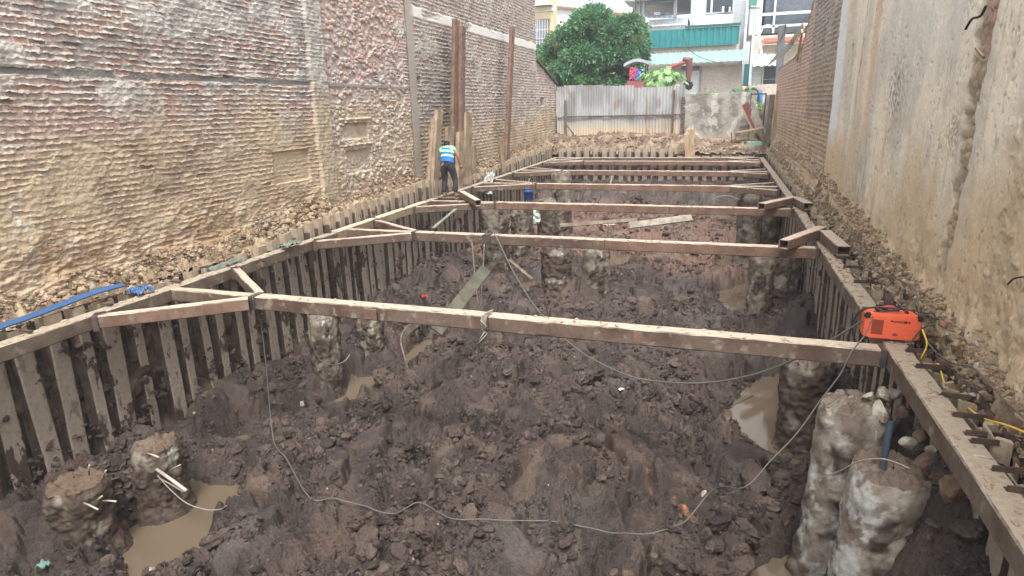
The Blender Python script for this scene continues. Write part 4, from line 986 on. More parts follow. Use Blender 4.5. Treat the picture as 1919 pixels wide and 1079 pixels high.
E_ = [('pel', 'wst'), ('wst', 'chs'), ('chs', 'nkb'), ('nkb', 'nk'), ('nk', 'hd'), ('hd', 'ht'), ('nkb', 'shR'), ('shR', 'elR'), ('elR', 'wrR'), ('nkb', 'shL'), ('shL', 'elL'), ('elL', 'wrL'), ('pel', 'hpR'), ('hpR', 'knR'), ('knR', 'anR'), ('anR', 'ftR'), ('pel', 'hpL'), ('hpL', 'knL'), ('knL', 'anL'), ('anL', 'ftL')]
ex = MB(); hand(ex, J['wrR'][0], (.05, .35, -.9), (1, .1, 0), -1); hand(ex, J['wrL'][0], (.2, .5, -.8), (1, -.2, 0), 1)
for s in (-1, 1): ex.tube([(-.22+s*.078, .49, 1.38), (-.22+s*.088, .485, 1.40), (-.22+s*.08, .49, 1.425)], [.006, .012, .006], 6)
ex.tube([(-.22, .57, 1.39), (-.22, .605, 1.365), (-.22, .58, 1.355)], [.008, .013, .01], 6)          # nose
skin_mesh('body', J, E_, M_skin, wk, 2, ex)
def grow(J, keys, f): return {k: (J[k][0], tuple(x*f for x in J[k][1]) if isinstance(J[k][1], tuple) else J[k][1]*f) for k in keys}
T = grow(J, ['pel', 'hpR', 'knR', 'anR', 'hpL', 'knL', 'anL'], 1.22); T['wst'] = ((-.025, 0, 1.03), (.155, .115)); T['knR'] = (T['knR'][0], .085); T['knL'] = (T['knL'][0], .085); T['anR'] = ((.19, -.03, .11), .07); T['anL'] = ((-.17, 0, .11), .07)
skin_mesh('trousers', T, [e for e in E_ if e[0] in T and e[1] in T], M_jean, wk)
for s in ('R', 'L'):
    a = J['an'+s][0]; f = J['ft'+s][0]; skin_mesh('shoe', dict(a=((a[0], a[1]-.03, .045), .05), b=(((a[0]+f[0])/2, (a[1]+f[1])/2, .045), .052), c=((f[0], f[1]+.02, .035), .042)), [('a', 'b'), ('b', 'c')], M_shoe, wk)
Sh = dict(c=(J['nkb'][0], (.10, .09)), R=((.03, .33, 1.315), .082), R2=((.09, .345, 1.19), .07), L=((-.36, .36, 1.255), .082), L2=((-.38, .415, 1.13), .07), ch=((-.12, .22, 1.23), (.165, .12)))
skin_mesh('shirt', Sh, [('c', 'R'), ('R', 'R2'), ('c', 'L'), ('L', 'L2'), ('c', 'ch')], M_green, wk)
b = MB(); bm_ = []   # vest: rings up the back, with lime bands and shoulder straps set in as faces
cs = [((-0.02, -0.02, 0.93), 0.2, 0.145), ((-0.025, -0.01, 0.975), 0.195, 0.14), ((-0.035, 0.03, 1.03), 0.19, 0.135), ((-0.045, 0.06, 1.07), 0.19, 0.135), ((-0.065, 0.1, 1.11), 0.195, 0.14), ((-0.08, 0.135, 1.14), 0.2, 0.14), ((-0.1, 0.18, 1.18), 0.21, 0.14), ((-0.12, 0.22, 1.22), 0.22, 0.14), ((-0.14, 0.27, 1.26), 0.22, 0.13), ((-0.155, 0.32, 1.3), 0.185, 0.11), ((-0.17, 0.36, 1.335), 0.12, 0.08)]
NR = 28
for (c_, a, d_) in cs:
    for k in range(NR): t = 2*math.pi*k/NR; b.v.append((c_[0]+a*math.cos(t), c_[1]+d_*math.sin(t)*.8, c_[2]+d_*math.sin(t)*-.5+.02*math.cos(t)*0))
for i in range(len(cs)-1):
    for k in range(NR): a = i*NR+k; q = i*NR+(k+1) % NR; b.f.append((a, q, q+NR, a+NR))
v = b.build('safety_vest', M_vest, wk, smooth=True); v.data.materials.append(M_lime)
for f in v.data.polygons:
    c_ = f.center; i = f.index//NR; k = f.index % NR
    if i in (3, 6) or (i >= 6 and k in (16, 17, 24, 25)): f.material_index = 1
# the vest's bleached unreadable print
b = MB()
for k in range(5): b.box((-.15+.03*k, .155+.0, 1.335+.008*math.sin(k*.8)), (.02, .004, .02), M=Matrix.Rotation(-.5, 3, 'X'))
hb = MB(); rr = random.Random(4)
prof = [(.098, -.07), (.104, -.02), (.100, .03), (.083, .075), (.05, .10), (.0, .108)]
hb.lathe((0, 0, 0), [(r_, z) for r_, z in prof], 18); hb.v = [(x*.86-.222, y*.98+.485, z+1.405+rr.uniform(-.004, .004)) for x, y, z in hb.v]
hb.build('hair', M_hair, wk, smooth=True)
b = MB(); b.box((-7.0, 16.24, .012), (1.2, .22, .03), M=Matrix.Rotation(-.1, 3, 'Z')); tag(b.build('wooden_plank', M_wood, bevel=.004), 'plank under the worker feet spanning the left waler and a brace', 'plank')
# second person, stooping behind the grey wall
w2 = thing('person', 'stooping person in teal shirt and blue trousers with a pale hat behind the far wall', 'person', tuple(aty(1421, 200, 35.6)*[1, 1, 0]+[0, 0, 1.9]), 0)
J2 = dict(pel=((.05, .05, .98), (.15, .13)), wst=((-.1, 0, 1.10), (.14, .12)), chs=((-.38, -.02, 1.2), (.17, .14)), nk=((-.6, -.04, 1.13), .06), hd=((-.70, -.06, 1.06), .09), sh=((-.45, -.14, 1.12), .07), el=((-.50, -.22, .85), .045), wr=((-.58, -.2, .62), .03), s2=((-.45, .12, 1.12), .07), e2=((-.5, .2, .85), .045), q2=((-.58, .2, .62), .03),
     hR=((.06, -.09, .90), .11), kR=((.12, -.1, .48), .075), aR=((.08, -.1, .08), .05), fR=((-.08, -.1, .04), .04), hL=((.06, .1, .90), .11), kL=((-.02, .12, .48), .075), aL=((.1, .12, .08), .05), fL=((-.06, .12, .04), .04))
E2 = [('pel', 'wst'), ('wst', 'chs'), ('chs', 'nk'), ('nk', 'hd'), ('chs', 'sh'), ('sh', 'el'), ('el', 'wr'), ('chs', 's2'), ('s2', 'e2'), ('e2', 'q2'), ('pel', 'hR'), ('hR', 'kR'), ('kR', 'aR'), ('aR', 'fR'), ('pel', 'hL'), ('hL', 'kL'), ('kL', 'aL'), ('aL', 'fL')]
ex = MB(); hand(ex, J2['wr'][0], (-.2, 0, -.9), (0, 1, 0), 1); hand(ex, J2['q2'][0], (-.2, 0, -.9), (0, 1, 0), -1)
skin_mesh('body', J2, E2, M_skin, w2, 2, ex)
G2 = grow(J2, ['pel', 'wst', 'hR', 'kR', 'aR', 'hL', 'kL', 'aL'], 1.2); skin_mesh('trousers', G2, [e for e in E2 if e[0] in G2 and e[1] in G2], plain('blue_trousers', C(70, 130, 190), .8), w2)
G3 = grow(J2, ['wst', 'chs', 'sh', 's2', 'el', 'e2'], 1.22); skin_mesh('shirt', G3, [e for e in E2 if e[0] in G3 and e[1] in G3], plain('teal_shirt', C(30, 140, 132), .8), w2)
hb = MB(); hb.lathe((0, 0, 0), [(.19, -.02), (.11, .01), (.105, .08), (.06, .13), (0, .14)], 16); o = hb.build('hat', plain('straw_hat', C(196, 178, 150), .9), w2, smooth=True); o.location = (-.72, -.06, 1.10); o.rotation_euler = (0, -.9, 0)

# ================================================================ WELDING MACHINE, CABLES, SMALL THINGS
M_or = plain('orange_paint', C(236, 108, 74), .42, var=.05); M_orr = plain('red_rubber_grip', C(206, 72, 62), .5)
P0 = aty(1619.5, 630, 6.86); P1 = aty(1724.5, 637, 6.86); P2 = aty(1722, 588, 6.86)
WX, WZ, WWd, WHt = (P0[0]+P1[0])/2, .022, P1[0]-P0[0], .262
wm = thing('welding_machine', 'bright orange welding machine standing where the nearest strut meets the right waler', 'welding machine', (WX, 6.98, WZ), -.03)
b = MB(); b.box((0, 0, WHt/2+.012), (WWd, .22, WHt)); b.build('case', M_or, wm, bevel=.012)
for sx in (-1, 1):
    for sy in (-1, 1):
        b = MB(); b.box((sx*(WWd/2-.022), sy*.092, WHt-.012), (.062, .052, .062)); b.build('corner_guard', M_black, wm, bevel=.012)
        b = MB(); b.box((sx*(WWd/2-.022), sy*.096, .018), (.06, .044, .05)); b.build('corner_guard', M_black, wm, bevel=.012)
b = MB()
for k in range(15): b.box((-WWd/2+.115, -.111, .065+k*.0105), (.105, .003, .0042))
b.build('vent_slots', M_dark, wm)
hpts = spline([(-.13, 0, WHt+.012), (-.11, 0, WHt+.05), (-.03, 0, WHt+.068), (.06, 0, WHt+.062), (.125, 0, WHt+.03), (.135, 0, WHt+.01)], 5)
b = MB(); b.tube(hpts, .013, 8); b.build('carry_handle', M_orr, wm, smooth=True)
b = MB(); b.box((.13, 0, WHt+.02), (.03, .05, .03)); b.box((-.13, 0, WHt+.02), (.03, .05, .03)); b.build('handle_mount', M_black, wm, bevel=.005)
def text(s, size, loc, mat, parent, name, sx=1, bold=0.0):
    cu = bpy.data.curves.new(name, 'FONT'); cu.body = s; cu.size = size; cu.extrude = .0012; cu.offset = bold
    o = bpy.data.objects.new(name, cu); col.objects.link(o); o.rotation_euler = (R(90), 0, 0); o.location = (0, 0, 0)
    dg = bpy.context.evaluated_depsgraph_get(); me = bpy.data.meshes.new_from_object(o.evaluated_get(dg)); bpy.data.objects.remove(o)
    me.materials.clear(); me.materials.append(mat); me.transform(Matrix.Rotation(R(90), 4, 'X')@Matrix.Diagonal((sx, 1, 1, 1)))
    o = bpy.data.objects.new(name, me); col.objects.link(o); o.location = loc; o.parent = parent; return o
text('JASIC\u4f73\u58eb', .03, (.012, -.111, .199), M_dark, wm, 'lettering', 1.12, .0006)
b = MB(); b.add([(-.022, -.1125, .212), (-.010, -.1125, .201), (.003, -.1125, .207), (.008, -.1125, .219), (-.004, -.1125, .213), (-.012, -.1125, .221)], [(0, 1, 2, 3, 4, 5)])
b.add([(-.026, -.1125, .216), (-.018, -.1125, .222), (-.013, -.1125, .2185), (-.020, -.1125, .2135)], [(0, 1, 2, 3)]); b.build('emblem', M_dark, wm)
b = MB()
for k in range(24):
    t0, t1 = 2*math.pi*k/24, 2*math.pi*(k+1)/24
    b.add([(.025+r_*math.cos(t), -.1118, .072+r_*math.sin(t)) for r_, t in ((.017, t0), (.017, t1), (.0125, t1), (.0125, t0))], [(0, 1, 2, 3)])
b.box((.025, -.1118, .072), (.013, .002, .003)); b.box((.025, -.1118, .077), (.009, .002, .0025)); b.box((.025, -.1118, .066), (.010, .002, .0025)); b.build('round_mark', M_dark, wm)
for (x, z) in ((-.04, .02), (.2, .12), (.19, .03), (.05, .07)):
    b = MB(); b.lathe((0, 0, 0), [(.005, 0), (.005, .003), (0, .004)], 8); o = b.build('screw', M_dark, wm); o.location = (x, -.110, z); o.rotation_euler = (R(90), 0, 0)
def cable(pts, r_, mat, name, label, cat, n=8, grp=None, hug=False):
    q = spline(pts, n)
    if hug:
        fz_ = floor_z(np.array([p.x for p in q]), np.array([p.y for p in q]))
        z = np.array([max(p.z, float(f)+.012) for p, f in zip(q, fz_)]); zp = np.pad(z, 4, 'edge'); z = np.array([zp[i:i+9].max() for i in range(len(z))]); z = np.convolve(np.pad(z, 4, 'edge'), [1/9]*9, 'valid')
        for p, zz in zip(q, z): p.z = float(zz)
    b = MB(); b.tube(q, r_, 7); return tag(b.build(name, mat, smooth=True), label, cat, grp)
M_cgrey = plain('grey_cable', C(96, 94, 90), .6); M_cdark = plain('dark_cable', C(66, 64, 62), .6); M_yel = plain('yellow_cable', C(236, 190, 70), .5)
M_rope = plain('grey_rope', C(150, 142, 130), .9)
top = WZ+WHt+.02
cable([aty(px, py, y) for px, py, y in [(912, 446, 11.34), (914, 431, 11.45), (928, 440, 11.3), (960, 505, 10.6), (1000, 570, 9.9), (1045, 622, 9.3), (1090, 660, 8.9), (1130, 683, 8.6), (1190, 708, 8.3), (1270, 718, 8.0), (1340, 716, 7.8), (1410, 703, 7.55), (1470, 682, 7.35), (1540, 648, 7.2), (1590, 618, 7.1), (1622, 597, 7.0), (1640, 583, 6.95)]], .011, M_cgrey, 'cable', 'grey cable sagging from the second strut to the orange machine', 'cable')
cable([aty(px, py, y) for px, py, y in [(1665, 577, 6.92), (1640, 576, 6.95), (1618, 580, 7.0), (1605, 592, 7.05), (1598, 612, 7.1), (1602, 640, 7.12)]], .012, M_cdark, 'cable', 'short dark cable looping off the left top corner of the orange machine', 'cable')
mudpts = [(1330, 990), (1275, 1012), (1220, 1026), (1160, 1024), (1100, 1012), (1030, 1000), (960, 1004), (900, 1002), (850, 994), (790, 993), (735, 983), (680, 965), (630, 955), (585, 958)]
cable([aty(1636, 594, 6.84)]+[aty(px, py, y) for px, py, y in [(1628, 622, 6.70), (1617, 645, 6.62), (1590, 690, 6.5), (1570, 730, 6.45), (1530, 790, 6.3), (1490, 842, 6.15), (1440, 895, 6.0), (1390, 942, 5.85)]]+[at_floor(px, py, .05) for px, py in mudpts]+
      [aty(px, py, y) for px, py, y in [(548, 940, 6.1), (528, 905, 6.35), (518, 860, 6.6), (511, 800, 6.8), (507, 740, 6.9), (497, 660, 6.9), (480, 590, 6.72), (471, 552, 6.75)]], .0075, M_cgrey, 'cable', 'long thin grey cable trailing over the mud from the machine to the left brace', 'cable', 6, hug=True)
cable([aty(px, py, y) for px, py, y in [(1660, 578, 6.96), (1700, 580, 6.96), (1728, 592, 6.92), (1745, 586, 6.92), (1754, 596, 6.9), (1750, 608, 6.88), (1732, 614, 6.86), (1718, 628, 6.8), (1706, 646, 6.72), (1704, 656, 6.7)]], .008, M_cdark, 'cable', 'dark flex looping around the right side of the orange machine', 'cable')
cable([aty(px, py, y) for px, py, y in [(1640, 579, 6.95), (1660, 583, 6.92), (1690, 579, 6.95), (1675, 574, 6.98), (1650, 576, 7.0), (1662, 581, 6.93), (1686, 583, 6.92)]], .009, M_black, 'cable', 'black cable coiled on top of the orange machine', 'cable')
cable([atx(px, py, x) for px, py, x in [(1583, 420, 2.1), (1590, 435, 2.12), (1603, 447, 2.16), (1610, 458, 2.18), (1614, 475, 2.16), (1624, 494, 2.16), (1640, 507, 2.18), (1668, 518, 2.2), (1700, 532, 2.22)]]+[atx(px, py, x) for px, py, x in [(1716, 545, 2.16), (1722, 575, 2.1), (1726, 610, 2.06), (1738, 640, 2.06), (1760, 665, 2.12), (1790, 682, 2.15), (1822, 688, 2.18), (1850, 715, 2.18), (1885, 752, 2.18), (1919, 782, 2.18), (1990, 840, 2.18)]], .008, M_cgrey, 'cable', 'grey cable running along the rubble at the right wall foot', 'cable')
cable([atx(px, py, x) for px, py, x in [(1729, 618, 2.0), (1737, 640, 2.02), (1735, 655, 2.02), (1727, 672, 2.0), (1728, 690, 2.04), (1745, 690, 2.06), (1758, 682, 2.06), (1765, 700, 2.06), (1772, 722, 2.06), (1790, 742, 2.06), (1815, 765, 2.07), (1845, 785, 2.07), (1880, 795, 2.08), (1919, 810, 2.08), (1990, 850, 2.1)]], .008, M_yel, 'cable', 'bright yellow cable snaking down the right ledge past the brackets', 'cable')
# rope knot on the nearest strut, hook clamp on the second
yk = 6.78; kx = float(aty(912, 600, yk)[0]); b = MB()
for k in range(4):
    o_ = kx-.03+.018*k; q = .010
    b.tube([(o_, yk-.112, -.20), (o_+.01, yk-.113, -.05), (o_+.015, yk-.105, .012), (o_+.02, yk, .014), (o_+.015, yk+.105, .0), (o_, yk+.112, -.12), (o_, yk+.05, -.205), (o_, yk-.06, -.207), (o_, yk-.112, -.20)], q*.75, 6)
b.tube([(kx-.03, yk-.12, -.04), (kx+.05, yk-.14, -.10), (kx-.01, yk-.13, -.15), (kx+.05, yk-.125, -.2), (kx-.02, yk-.13, -.28), (kx-.09, yk-.12, -.36)], .009, 6); b.tube([(kx, yk-.11, .01), (kx+.05, yk-.04, .05), (kx+.1, yk-.02, .07)], .009, 6)
b.tube([(kx+.02, yk-.13, -.18), (kx-.03, yk-.14, -.26), (kx-.06, yk-.12, -.30)], .008, 6)
tag(b.build('rope_knot', M_rope, smooth=True), 'grey rope knotted round the middle of the nearest strut', 'rope')
yk = 11.45; kx = float(aty(915, 450, yk)[0]); b = MB(); b.box((kx, yk-.105, -.09), (.17, .02, .17)); b.box((kx, yk, .008), (.15, .21, .016)); tag(b.build('clamp', M_weld, bevel=.006), 'dark clamp plate gripping the second strut where the cable hooks on', 'clamp')
for pts, l in (([(885, 455), (889, 500), (893, 540), (897, 572)], 'thin pale rod hanging behind the second strut left of the diagonal plank'), ([(908, 458), (906, 500), (903, 540), (902, 575)], 'thin dark rod hanging just right of the pale one')):
    cable([aty(px, py, 10.9) for px, py in pts], .010, M_rope if 'pale' in l else M_dark, 'rod', l, 'rod')
cable([aty(px, py, y) for px, py, y in [(580, 597, 6.9), (584, 640, 7.0), (598, 672, 7.2), (622, 684, 7.4), (645, 678, 7.8), (656, 665, 8.0)]], .007, M_rope, 'wire', 'pale wire dangling in a loop below the nearest strut on the left', 'wire')
cable([aty(px, py, y) for px, py, y in [(1532, 897, 5.7), (1570, 885, 5.5), (1610, 865, 5.3), (1650, 860, 5.2), (1682, 868, 5.15), (1706, 879, 5.1)]], .006, M_rope, 'wire', 'pale bent wire lying across the nearest big pile on the right', 'wire')
cable([aty(px, py, y) for px, py, y in [(296, 892, 5.1), (320, 918, 5.0), (350, 943, 5.0), (385, 955, 4.95), (412, 955, 4.95), (425, 948, 4.9)]], .006, M_rope, 'wire', 'thin pale wire curling out over the near left puddle', 'wire')
cable([aty(px, py, y) for px, py, y in [(1322, 725, 8.9), (1330, 750, 8.5), (1360, 764, 8.2), (1390, 752, 8.3), (1412, 742, 8.6)]], .007, M_cdark, 'wire', 'dark loose wire loop lying on mud left of the bright puddle', 'wire')
cable([atx(px, py, 2.28) for px, py in [(1889, 533), (1900, 523), (1919, 519), (1940, 521)]], .007, M_dark, 'wire', 'dark wire sticking out of the plaster wall at the right', 'wire')
for pts, l in (([(1829, 90), (1835, 97), (1844, 108)], 'rusty bent bar sticking out of the wall chase, upper one'), ([(1810, 55), (1822, 36), (1838, 30), (1848, 12)], 'dark snapped pipe stub high in the wall chase')):
    cable([atx(px, py, 2.25) for px, py in pts], .012, M_steelrust if 'upper' in l else M_dark, 'bar', l, 'bar')
cable([aty(px, py, 21.0) for px, py in [(1335, 375), (1350, 368), (1370, 368), (1388, 376)]], .012, M_rope, 'wire', 'thin arched wire in front of the far right sheet piles', 'wire')
# blue flat strip, green cloths
M_blue = plain('blue_plastic', C(58, 92, 134), .4); M_cloth = mat2('dusty_green_cloth', C(90, 112, 104), C(128, 122, 104), 6, None, .4, .6, .9, 40, .5, .01)
bl = [atx(px, py, -7.70) for px, py in [(-60, 640), (0, 615), (60, 594), (120, 571), (180, 549), (232, 535)]]; b = MB(); m = len(bl)
for k, p in enumerate(spline(bl, 5)): b.v += [(p.x+.05, p.y, p.z+.005), (p.x+.045, p.y, p.z-.012), (p.x-.05, p.y, p.z+.03), (p.x-.055, p.y, p.z+.015)]
n_ = len(b.v)//4
for k in range(n_-1):
    a = k*4
    for i, j in ((0, 1), (1, 3), (3, 2), (2, 0)): b.f.append((a+i, a+j, a+4+j, a+4+i))
tag(b.build('plastic_strip', M_blue, smooth=False), 'long blue plastic strip bowed along the left pile tops', 'plastic strip')
def cloth(c_, sx, sy, sz, label, mat, seed, name='cloth', cat='cloth', rz=0, tilt=0):
    u = np.linspace(-1, 1, 34); U, V_ = np.meshgrid(u, u, indexing='ij'); rad = np.sqrt(U**2+V_**2)
    sh = 1+.25*n2(np.arctan2(V_, U)*1.3, U*0, seed); X = U*sx*sh; Y = V_*sy*sh; Z = sz*(fbm(U*2, V_*2, 3, seed)-.4*rad**2)
    c2, s2 = math.cos(rz), math.sin(rz); Q = np.stack([X*c2-Y*s2, X*s2+Y*c2, Z], -1)
    if tilt: Rm = np.array(Matrix.Rotation(tilt, 3, 'X')); Q = Q@Rm.T
    Vt = np.concatenate([Q.reshape(-1, 3), Q.reshape(-1, 3)-[0, 0, .006]]); F = gridF(34, 34); F = np.concatenate([F, F[:, ::-1]+34*34])
    o = mesh_np(name, Vt, F, mat); o.location = c_; return tag(o, label, cat)
cloth(atz(428, 492, .05), .07, .42, .05, 'crumpled green cloth lying on the left waler behind the second brace', M_cloth, 4)
cloth(atz(262, 540, .1), .10, .13, .05, 'blue end of the plastic strip crumpled beside the left waler', M_blue, 5, 'plastic_scrap', 'plastic scrap')
cloth(atz(545, 455, .1), .08, .25, .05, 'dull green rag on the pile tops before the third brace', M_cloth, 6)
cloth(atx(915, 340, -7.5), .16, .4, .14, 'pale grey sack slumped beside the left waler beyond the worker', plain('pale_sack', C(178, 184, 176), .8), 7, 'sack', 'sack', tilt=.9)
cloth(aty(994, 402, 19.9), .32, .3, .10, 'torn pale green sheet hanging on the piles below the bucket', plain('pale_sheet', C(196, 212, 200), .6), 8, 'torn_sheet', 'torn sheet', tilt=1.3)
cloth(aty(1012, 275, 28.5)+[0, 0, -.3], .2, .25, .06, 'scrap of faded green netting near the far left pile tops', M_cloth, 9)
cloth(at_floor(82, 1065, .06), .05, .045, .03, 'scrap of mint plastic half buried in mud in the near left corner', plain('mint_plastic', C(112, 140, 132), .6), 10, 'plastic_scrap', 'plastic scrap')
for k, (px, py, s, l) in enumerate([(552, 838, .05, 'white scrap of paper on the mud above the cable loop'), (600, 840, .03, 'small white chip on the mud right of the white paper scrap'), (1230, 805, .035, 'small white shard on the open mud at mid right'), (1110, 938, .03, 'tiny white flake in the mud just above the lowest cable run'),
        (725, 708, .05, 'pale stone flake by the edge of the left puddle'), (860, 955, .03, 'pale twist of plastic above the cable in the foreground'), (1380, 965, .028, 'white fleck under the slanting cable at the right'), (1165, 732, .04, 'pale flake beside the sagging cable'), (1062, 545, .03, 'white flake near the mid pit puddles')]):
    cloth(at_floor(px, py, .03), s, s*.7, .02, l, M_white if k % 3 else M_rock, 20+k, 'scrap', 'scrap', rz=k)
cloth(at_floor(797, 577, .3), .07, .05, .04, 'little red plastic scrap peeking over the nearest strut', plain('red_plastic', C(214, 84, 70), .5), 31, 'scrap', 'scrap')
# bucket hanging from the fourth strut
P = aty(991, 366, 19.2); bk = thing('bucket', 'blue plastic bucket hanging on a rope between the third and fourth struts', 'bucket', tuple(P))
b = MB(); b.lathe((0, 0, 0), [(.0, -.15), (.11, -.15), (.115, -.14), (.155, .11), (.165, .115), (.165, .135), (.15, .135), (.148, .11), (.10, -.13), (0, -.13)], 28); b.build('pail', plain('blue_bucket', C(26, 84, 160), .4), bk, smooth=True)
b = MB(); b.tube([(-.15, 0, .12), (-.13, 0, .25), (-.03, 0, .36), (.0, 0, .385), (.05, 0, .35), (.12, 0, .26), (.15, 0, .12)], .006, 6); b.build('handle', M_black, bk, smooth=True)
Pt = P+[0, 0, .38]; cable([Pt, Pt+[0, .2, .12], [Pt[0], 19.72, .01], [Pt[0], 19.85, .02], [Pt[0]+.01, 19.97, -.08]], .010, M_rope, 'rope', 'short rope hooked over the fourth strut holding the blue bucket', 'rope')
# rebar bits, pipes and planks
M_tube = plain('white_pipe', C(178, 168, 154), .6)
def rod(a, b_, ya, yb, r_, label, mat=None, name='pipe', cat='pipe', grp=None):
    A = aty(a[0], a[1], ya); B = aty(b_[0], b_[1], yb); g = MB(); g.tube([A, (A+B)/2+[0, 0, .004], B], r_, 10); return tag(g.build(name, mat or M_tube, smooth=True), label, cat, grp)
rod((294, 880), (350, 920), 5.1, 4.95, .02, 'white plastic tube poking diagonally out of the second near left pile')
rod((300, 897), (345, 922), 5.1, 4.98, .009, 'thin grey bar just under the white plastic tube', M_rope, 'bar', 'bar')
rod((277, 850), (298, 857), 5.1, 5.0, .010, 'short pale bar above the white plastic tube', M_tube, 'bar', 'bar'); rod((318, 882), (339, 871), 5.08, 5.0, .006, 'thin forked pale bar right of the white tube', M_tube, 'bar', 'bar')
for k, (a, b_, l) in enumerate([((158, 943), (184, 955), 'pale bar end on the front of the corner pile, lowest one'), ((194, 939), (218, 940), 'pale level bar end on the right of the corner pile'), ((180, 941), (192, 930), 'tilted short bar end in the middle of the corner pile'),
                 ((167, 890), (168, 872), 'upright bar end standing at the back of the corner pile'), ((195, 893), (199, 882), 'small upright bar end right of the taller one on the corner pile')]):
    rod(a, b_, 4.15, 4.05, .009, l, M_tube, 'bar', 'bar', 'bar ends on the corner pile')
A = aty(1657, 862, 5.42); B = aty(1669, 792, 5.42); g = MB(); d = (B-A)
pr = [(A+d*t, r_) for t, r_ in ((-.3, .026), (.0, .026), (.5, .026), (.93, .027), (1.0, .030))]
g.tube([p for p, _ in pr], [q for _, q in pr], 14, cap=False); g.tube([p for p, _ in pr[::-1]], [q-.006 for _, q in pr[::-1]], 14, cap=False); tag(g.build('pipe', plain('slate_blue_pipe', C(72, 86, 98), .5), smooth=True), 'split slate blue plastic pipe standing in the nearest right pile', 'pipe')
rod((1640, 850), (1643, 808), 5.7, 5.7, .006, 'thin rusty bar left of the slate blue pipe', M_rope, 'bar', 'bar')
def plank(a, b_, ya, yb, w_, t_, label, mat=None, up=(0, -.5, .8), name='plank', cat='plank', grp=None):
    A = aty(a[0], a[1], ya); B = aty(b_[0], b_[1], yb); g = MB(); g.bar(A, B, w_, t_, up=up); return tag(g.build(name, mat or M_wood, bevel=.004, noise=.004), label, cat, grp)
plank((818, 622), (912, 503), 8.7, 10.7, .21, .035, 'wide mossy plank leaning diagonally between the first two struts', mat2('mossy_plank', C(92, 88, 76), C(72, 68, 58), 4, None, .4, .6, .85, 30, .4, .004), up=(.5, -.6, .6))
g = MB(); pts = spline([at_floor(806, 610, .30), at_floor(785, 628, .32), at_floor(762, 645, .30), at_floor(752, 662, .22), at_floor(760, 690, .10)], 6)
for k, p in enumerate(pts): g.v += [(p.x, p.y, p.z+.06), (p.x+.02, p.y+.02, p.z+.06), (p.x+.05, p.y+.03, p.z-.10), (p.x+.03, p.y+.0, p.z-.10)]
for k in range(len(pts)-1):
    a = k*4
    for i in range(4): j = (i+1) % 4; g.f.append((a+i, a+j, a+4+j, a+4+i))
g.f += [(0, 1, 2, 3), tuple(len(g.v)-4+i for i in (3, 2, 1, 0))]; tag(g.build('bent_strip', M_wood), 'bent muddy strip curling down into the puddle behind the nearest strut', 'metal strip')
plank((1050, 423), (1195, 412), 17.8, 18.6, .16, .03, 'long thin board lying on the red mud, left one of two', M_wood); plank((1180, 423), (1297, 408), 17.9, 18.4, .26, .04, 'broader pale board lying on the red mud, right one of two', mat2('pale_grey_board', C(150, 142, 128), C(120, 112, 98), 5, None, .4, .6, .9))
cloth(at_floor(1130, 424, .12), .5, .16, .08, 'crumpled pale sheet between the two boards on red mud', plain('dull_sheet', C(176, 168, 156), .7), 33, 'torn_sheet', 'torn sheet')
plank((955, 487), (998, 523), 15.0, 14.2, .07, .03, 'slim pale lath slanting down beside the rough crumbling pile', M_wood)
plank((855, 392), (812, 428), 14.8, 13.4, .09, .03, 'greenish lath leaning on the left sheet piles under the third strut', M_cloth)
rod((1142, 358), (1148, 326), 24, 25.3, .025, 'pale stick standing between the fourth and fifth struts', M_woodlight, 'stick', 'stick')
rr = random.Random(9)
for k, (a, b_, y, w_, l) in enumerate([((1294, 238), (1294, 292), 30.6, .38, 'blunt wooden stake with a pointed clay top at the far sheet piles'), ((1288, 247), (1290, 292), 30.45, .22, 'thinner wooden stake just left of the pointed one')]):
    A = aty(a[0], a[1], y); B = aty(b_[0], b_[1]+12, y); g = MB(); g.bar(B, A-[0, 0, .12], w_, .18, up=(0, 1, 0)); n0 = len(g.v); g.v.append(tuple(A+[0, 0, .05])); g.f += [(n0-4+i, n0-4+(i+1) % 4, n0) for i in range(4)]
    tag(g.build('wooden_stake', M_woodlight, noise=.01), l, 'stake')

# ================================================================ FAR END: FENCE, WALL, GATE
FY = 33.6
M_zinc = mat2('galvanised_sheet', C(196, 198, 196), C(160, 162, 160), 1.5, None, .35, .65, .5, 20, .1, .003, (1, 1, .3), None, .3, C(150, 128, 104))
def corr(P0_, P1_, z0a, z1, lab=None, parent=None, mat=None, pitch=.10, amp=.018, name='sheet', y=FY, zc=None, ragged=.02, seed=0):
    n = int(abs(P1_-P0_)/pitch*8); xs = np.linspace(P0_, P1_, n); zs = np.linspace(0, 1, 22); X, Z = np.meshgrid(xs, zs, indexing='ij')
    top_ = z1+ragged*n2(X*1.5, X*0, seed); Zz = z0a+(top_-z0a)*Z
    Y = y+amp*np.sin(X/pitch*2*np.pi)+.02*n2(X*.9, Zz*.7, seed+2)
    c = mixc(lin((160, 162, 162)), lin((130, 132, 132)), sst(-.3, .5, n2(X*1.2, Zz*.6, seed+4)))
    c = mixc(c, lin((196, 176, 144)), sst(1.75, .9, Zz+.3*n2(X*1.5, Zz*1.5, seed+5))*.8)
    c = mixc(c, lin((128, 96, 78)), sst(.45, .6, n2(X*2.5, Zz*1.0, seed+6))*.5)
    V = np.concatenate([np.stack([X, Y, Zz], -1).reshape(-1, 3), np.stack([X, Y+.004, Zz], -1).reshape(-1, 3)]); F = gridF(n, 22); F = np.concatenate([F, F[:, ::-1]+n*22])
    return mesh_np(name, V, F, mat or M_fence, np.concatenate([c.reshape(-1, 3)]*2), parent)
M_fence = mat_attr('fence_sheet', .5, 40, .15, .004, .12, 12, spec=.5)
fx = lambda px: float(aty(px, 200, FY)[0]); fz = lambda py: float(aty(1160, py, FY)[2])
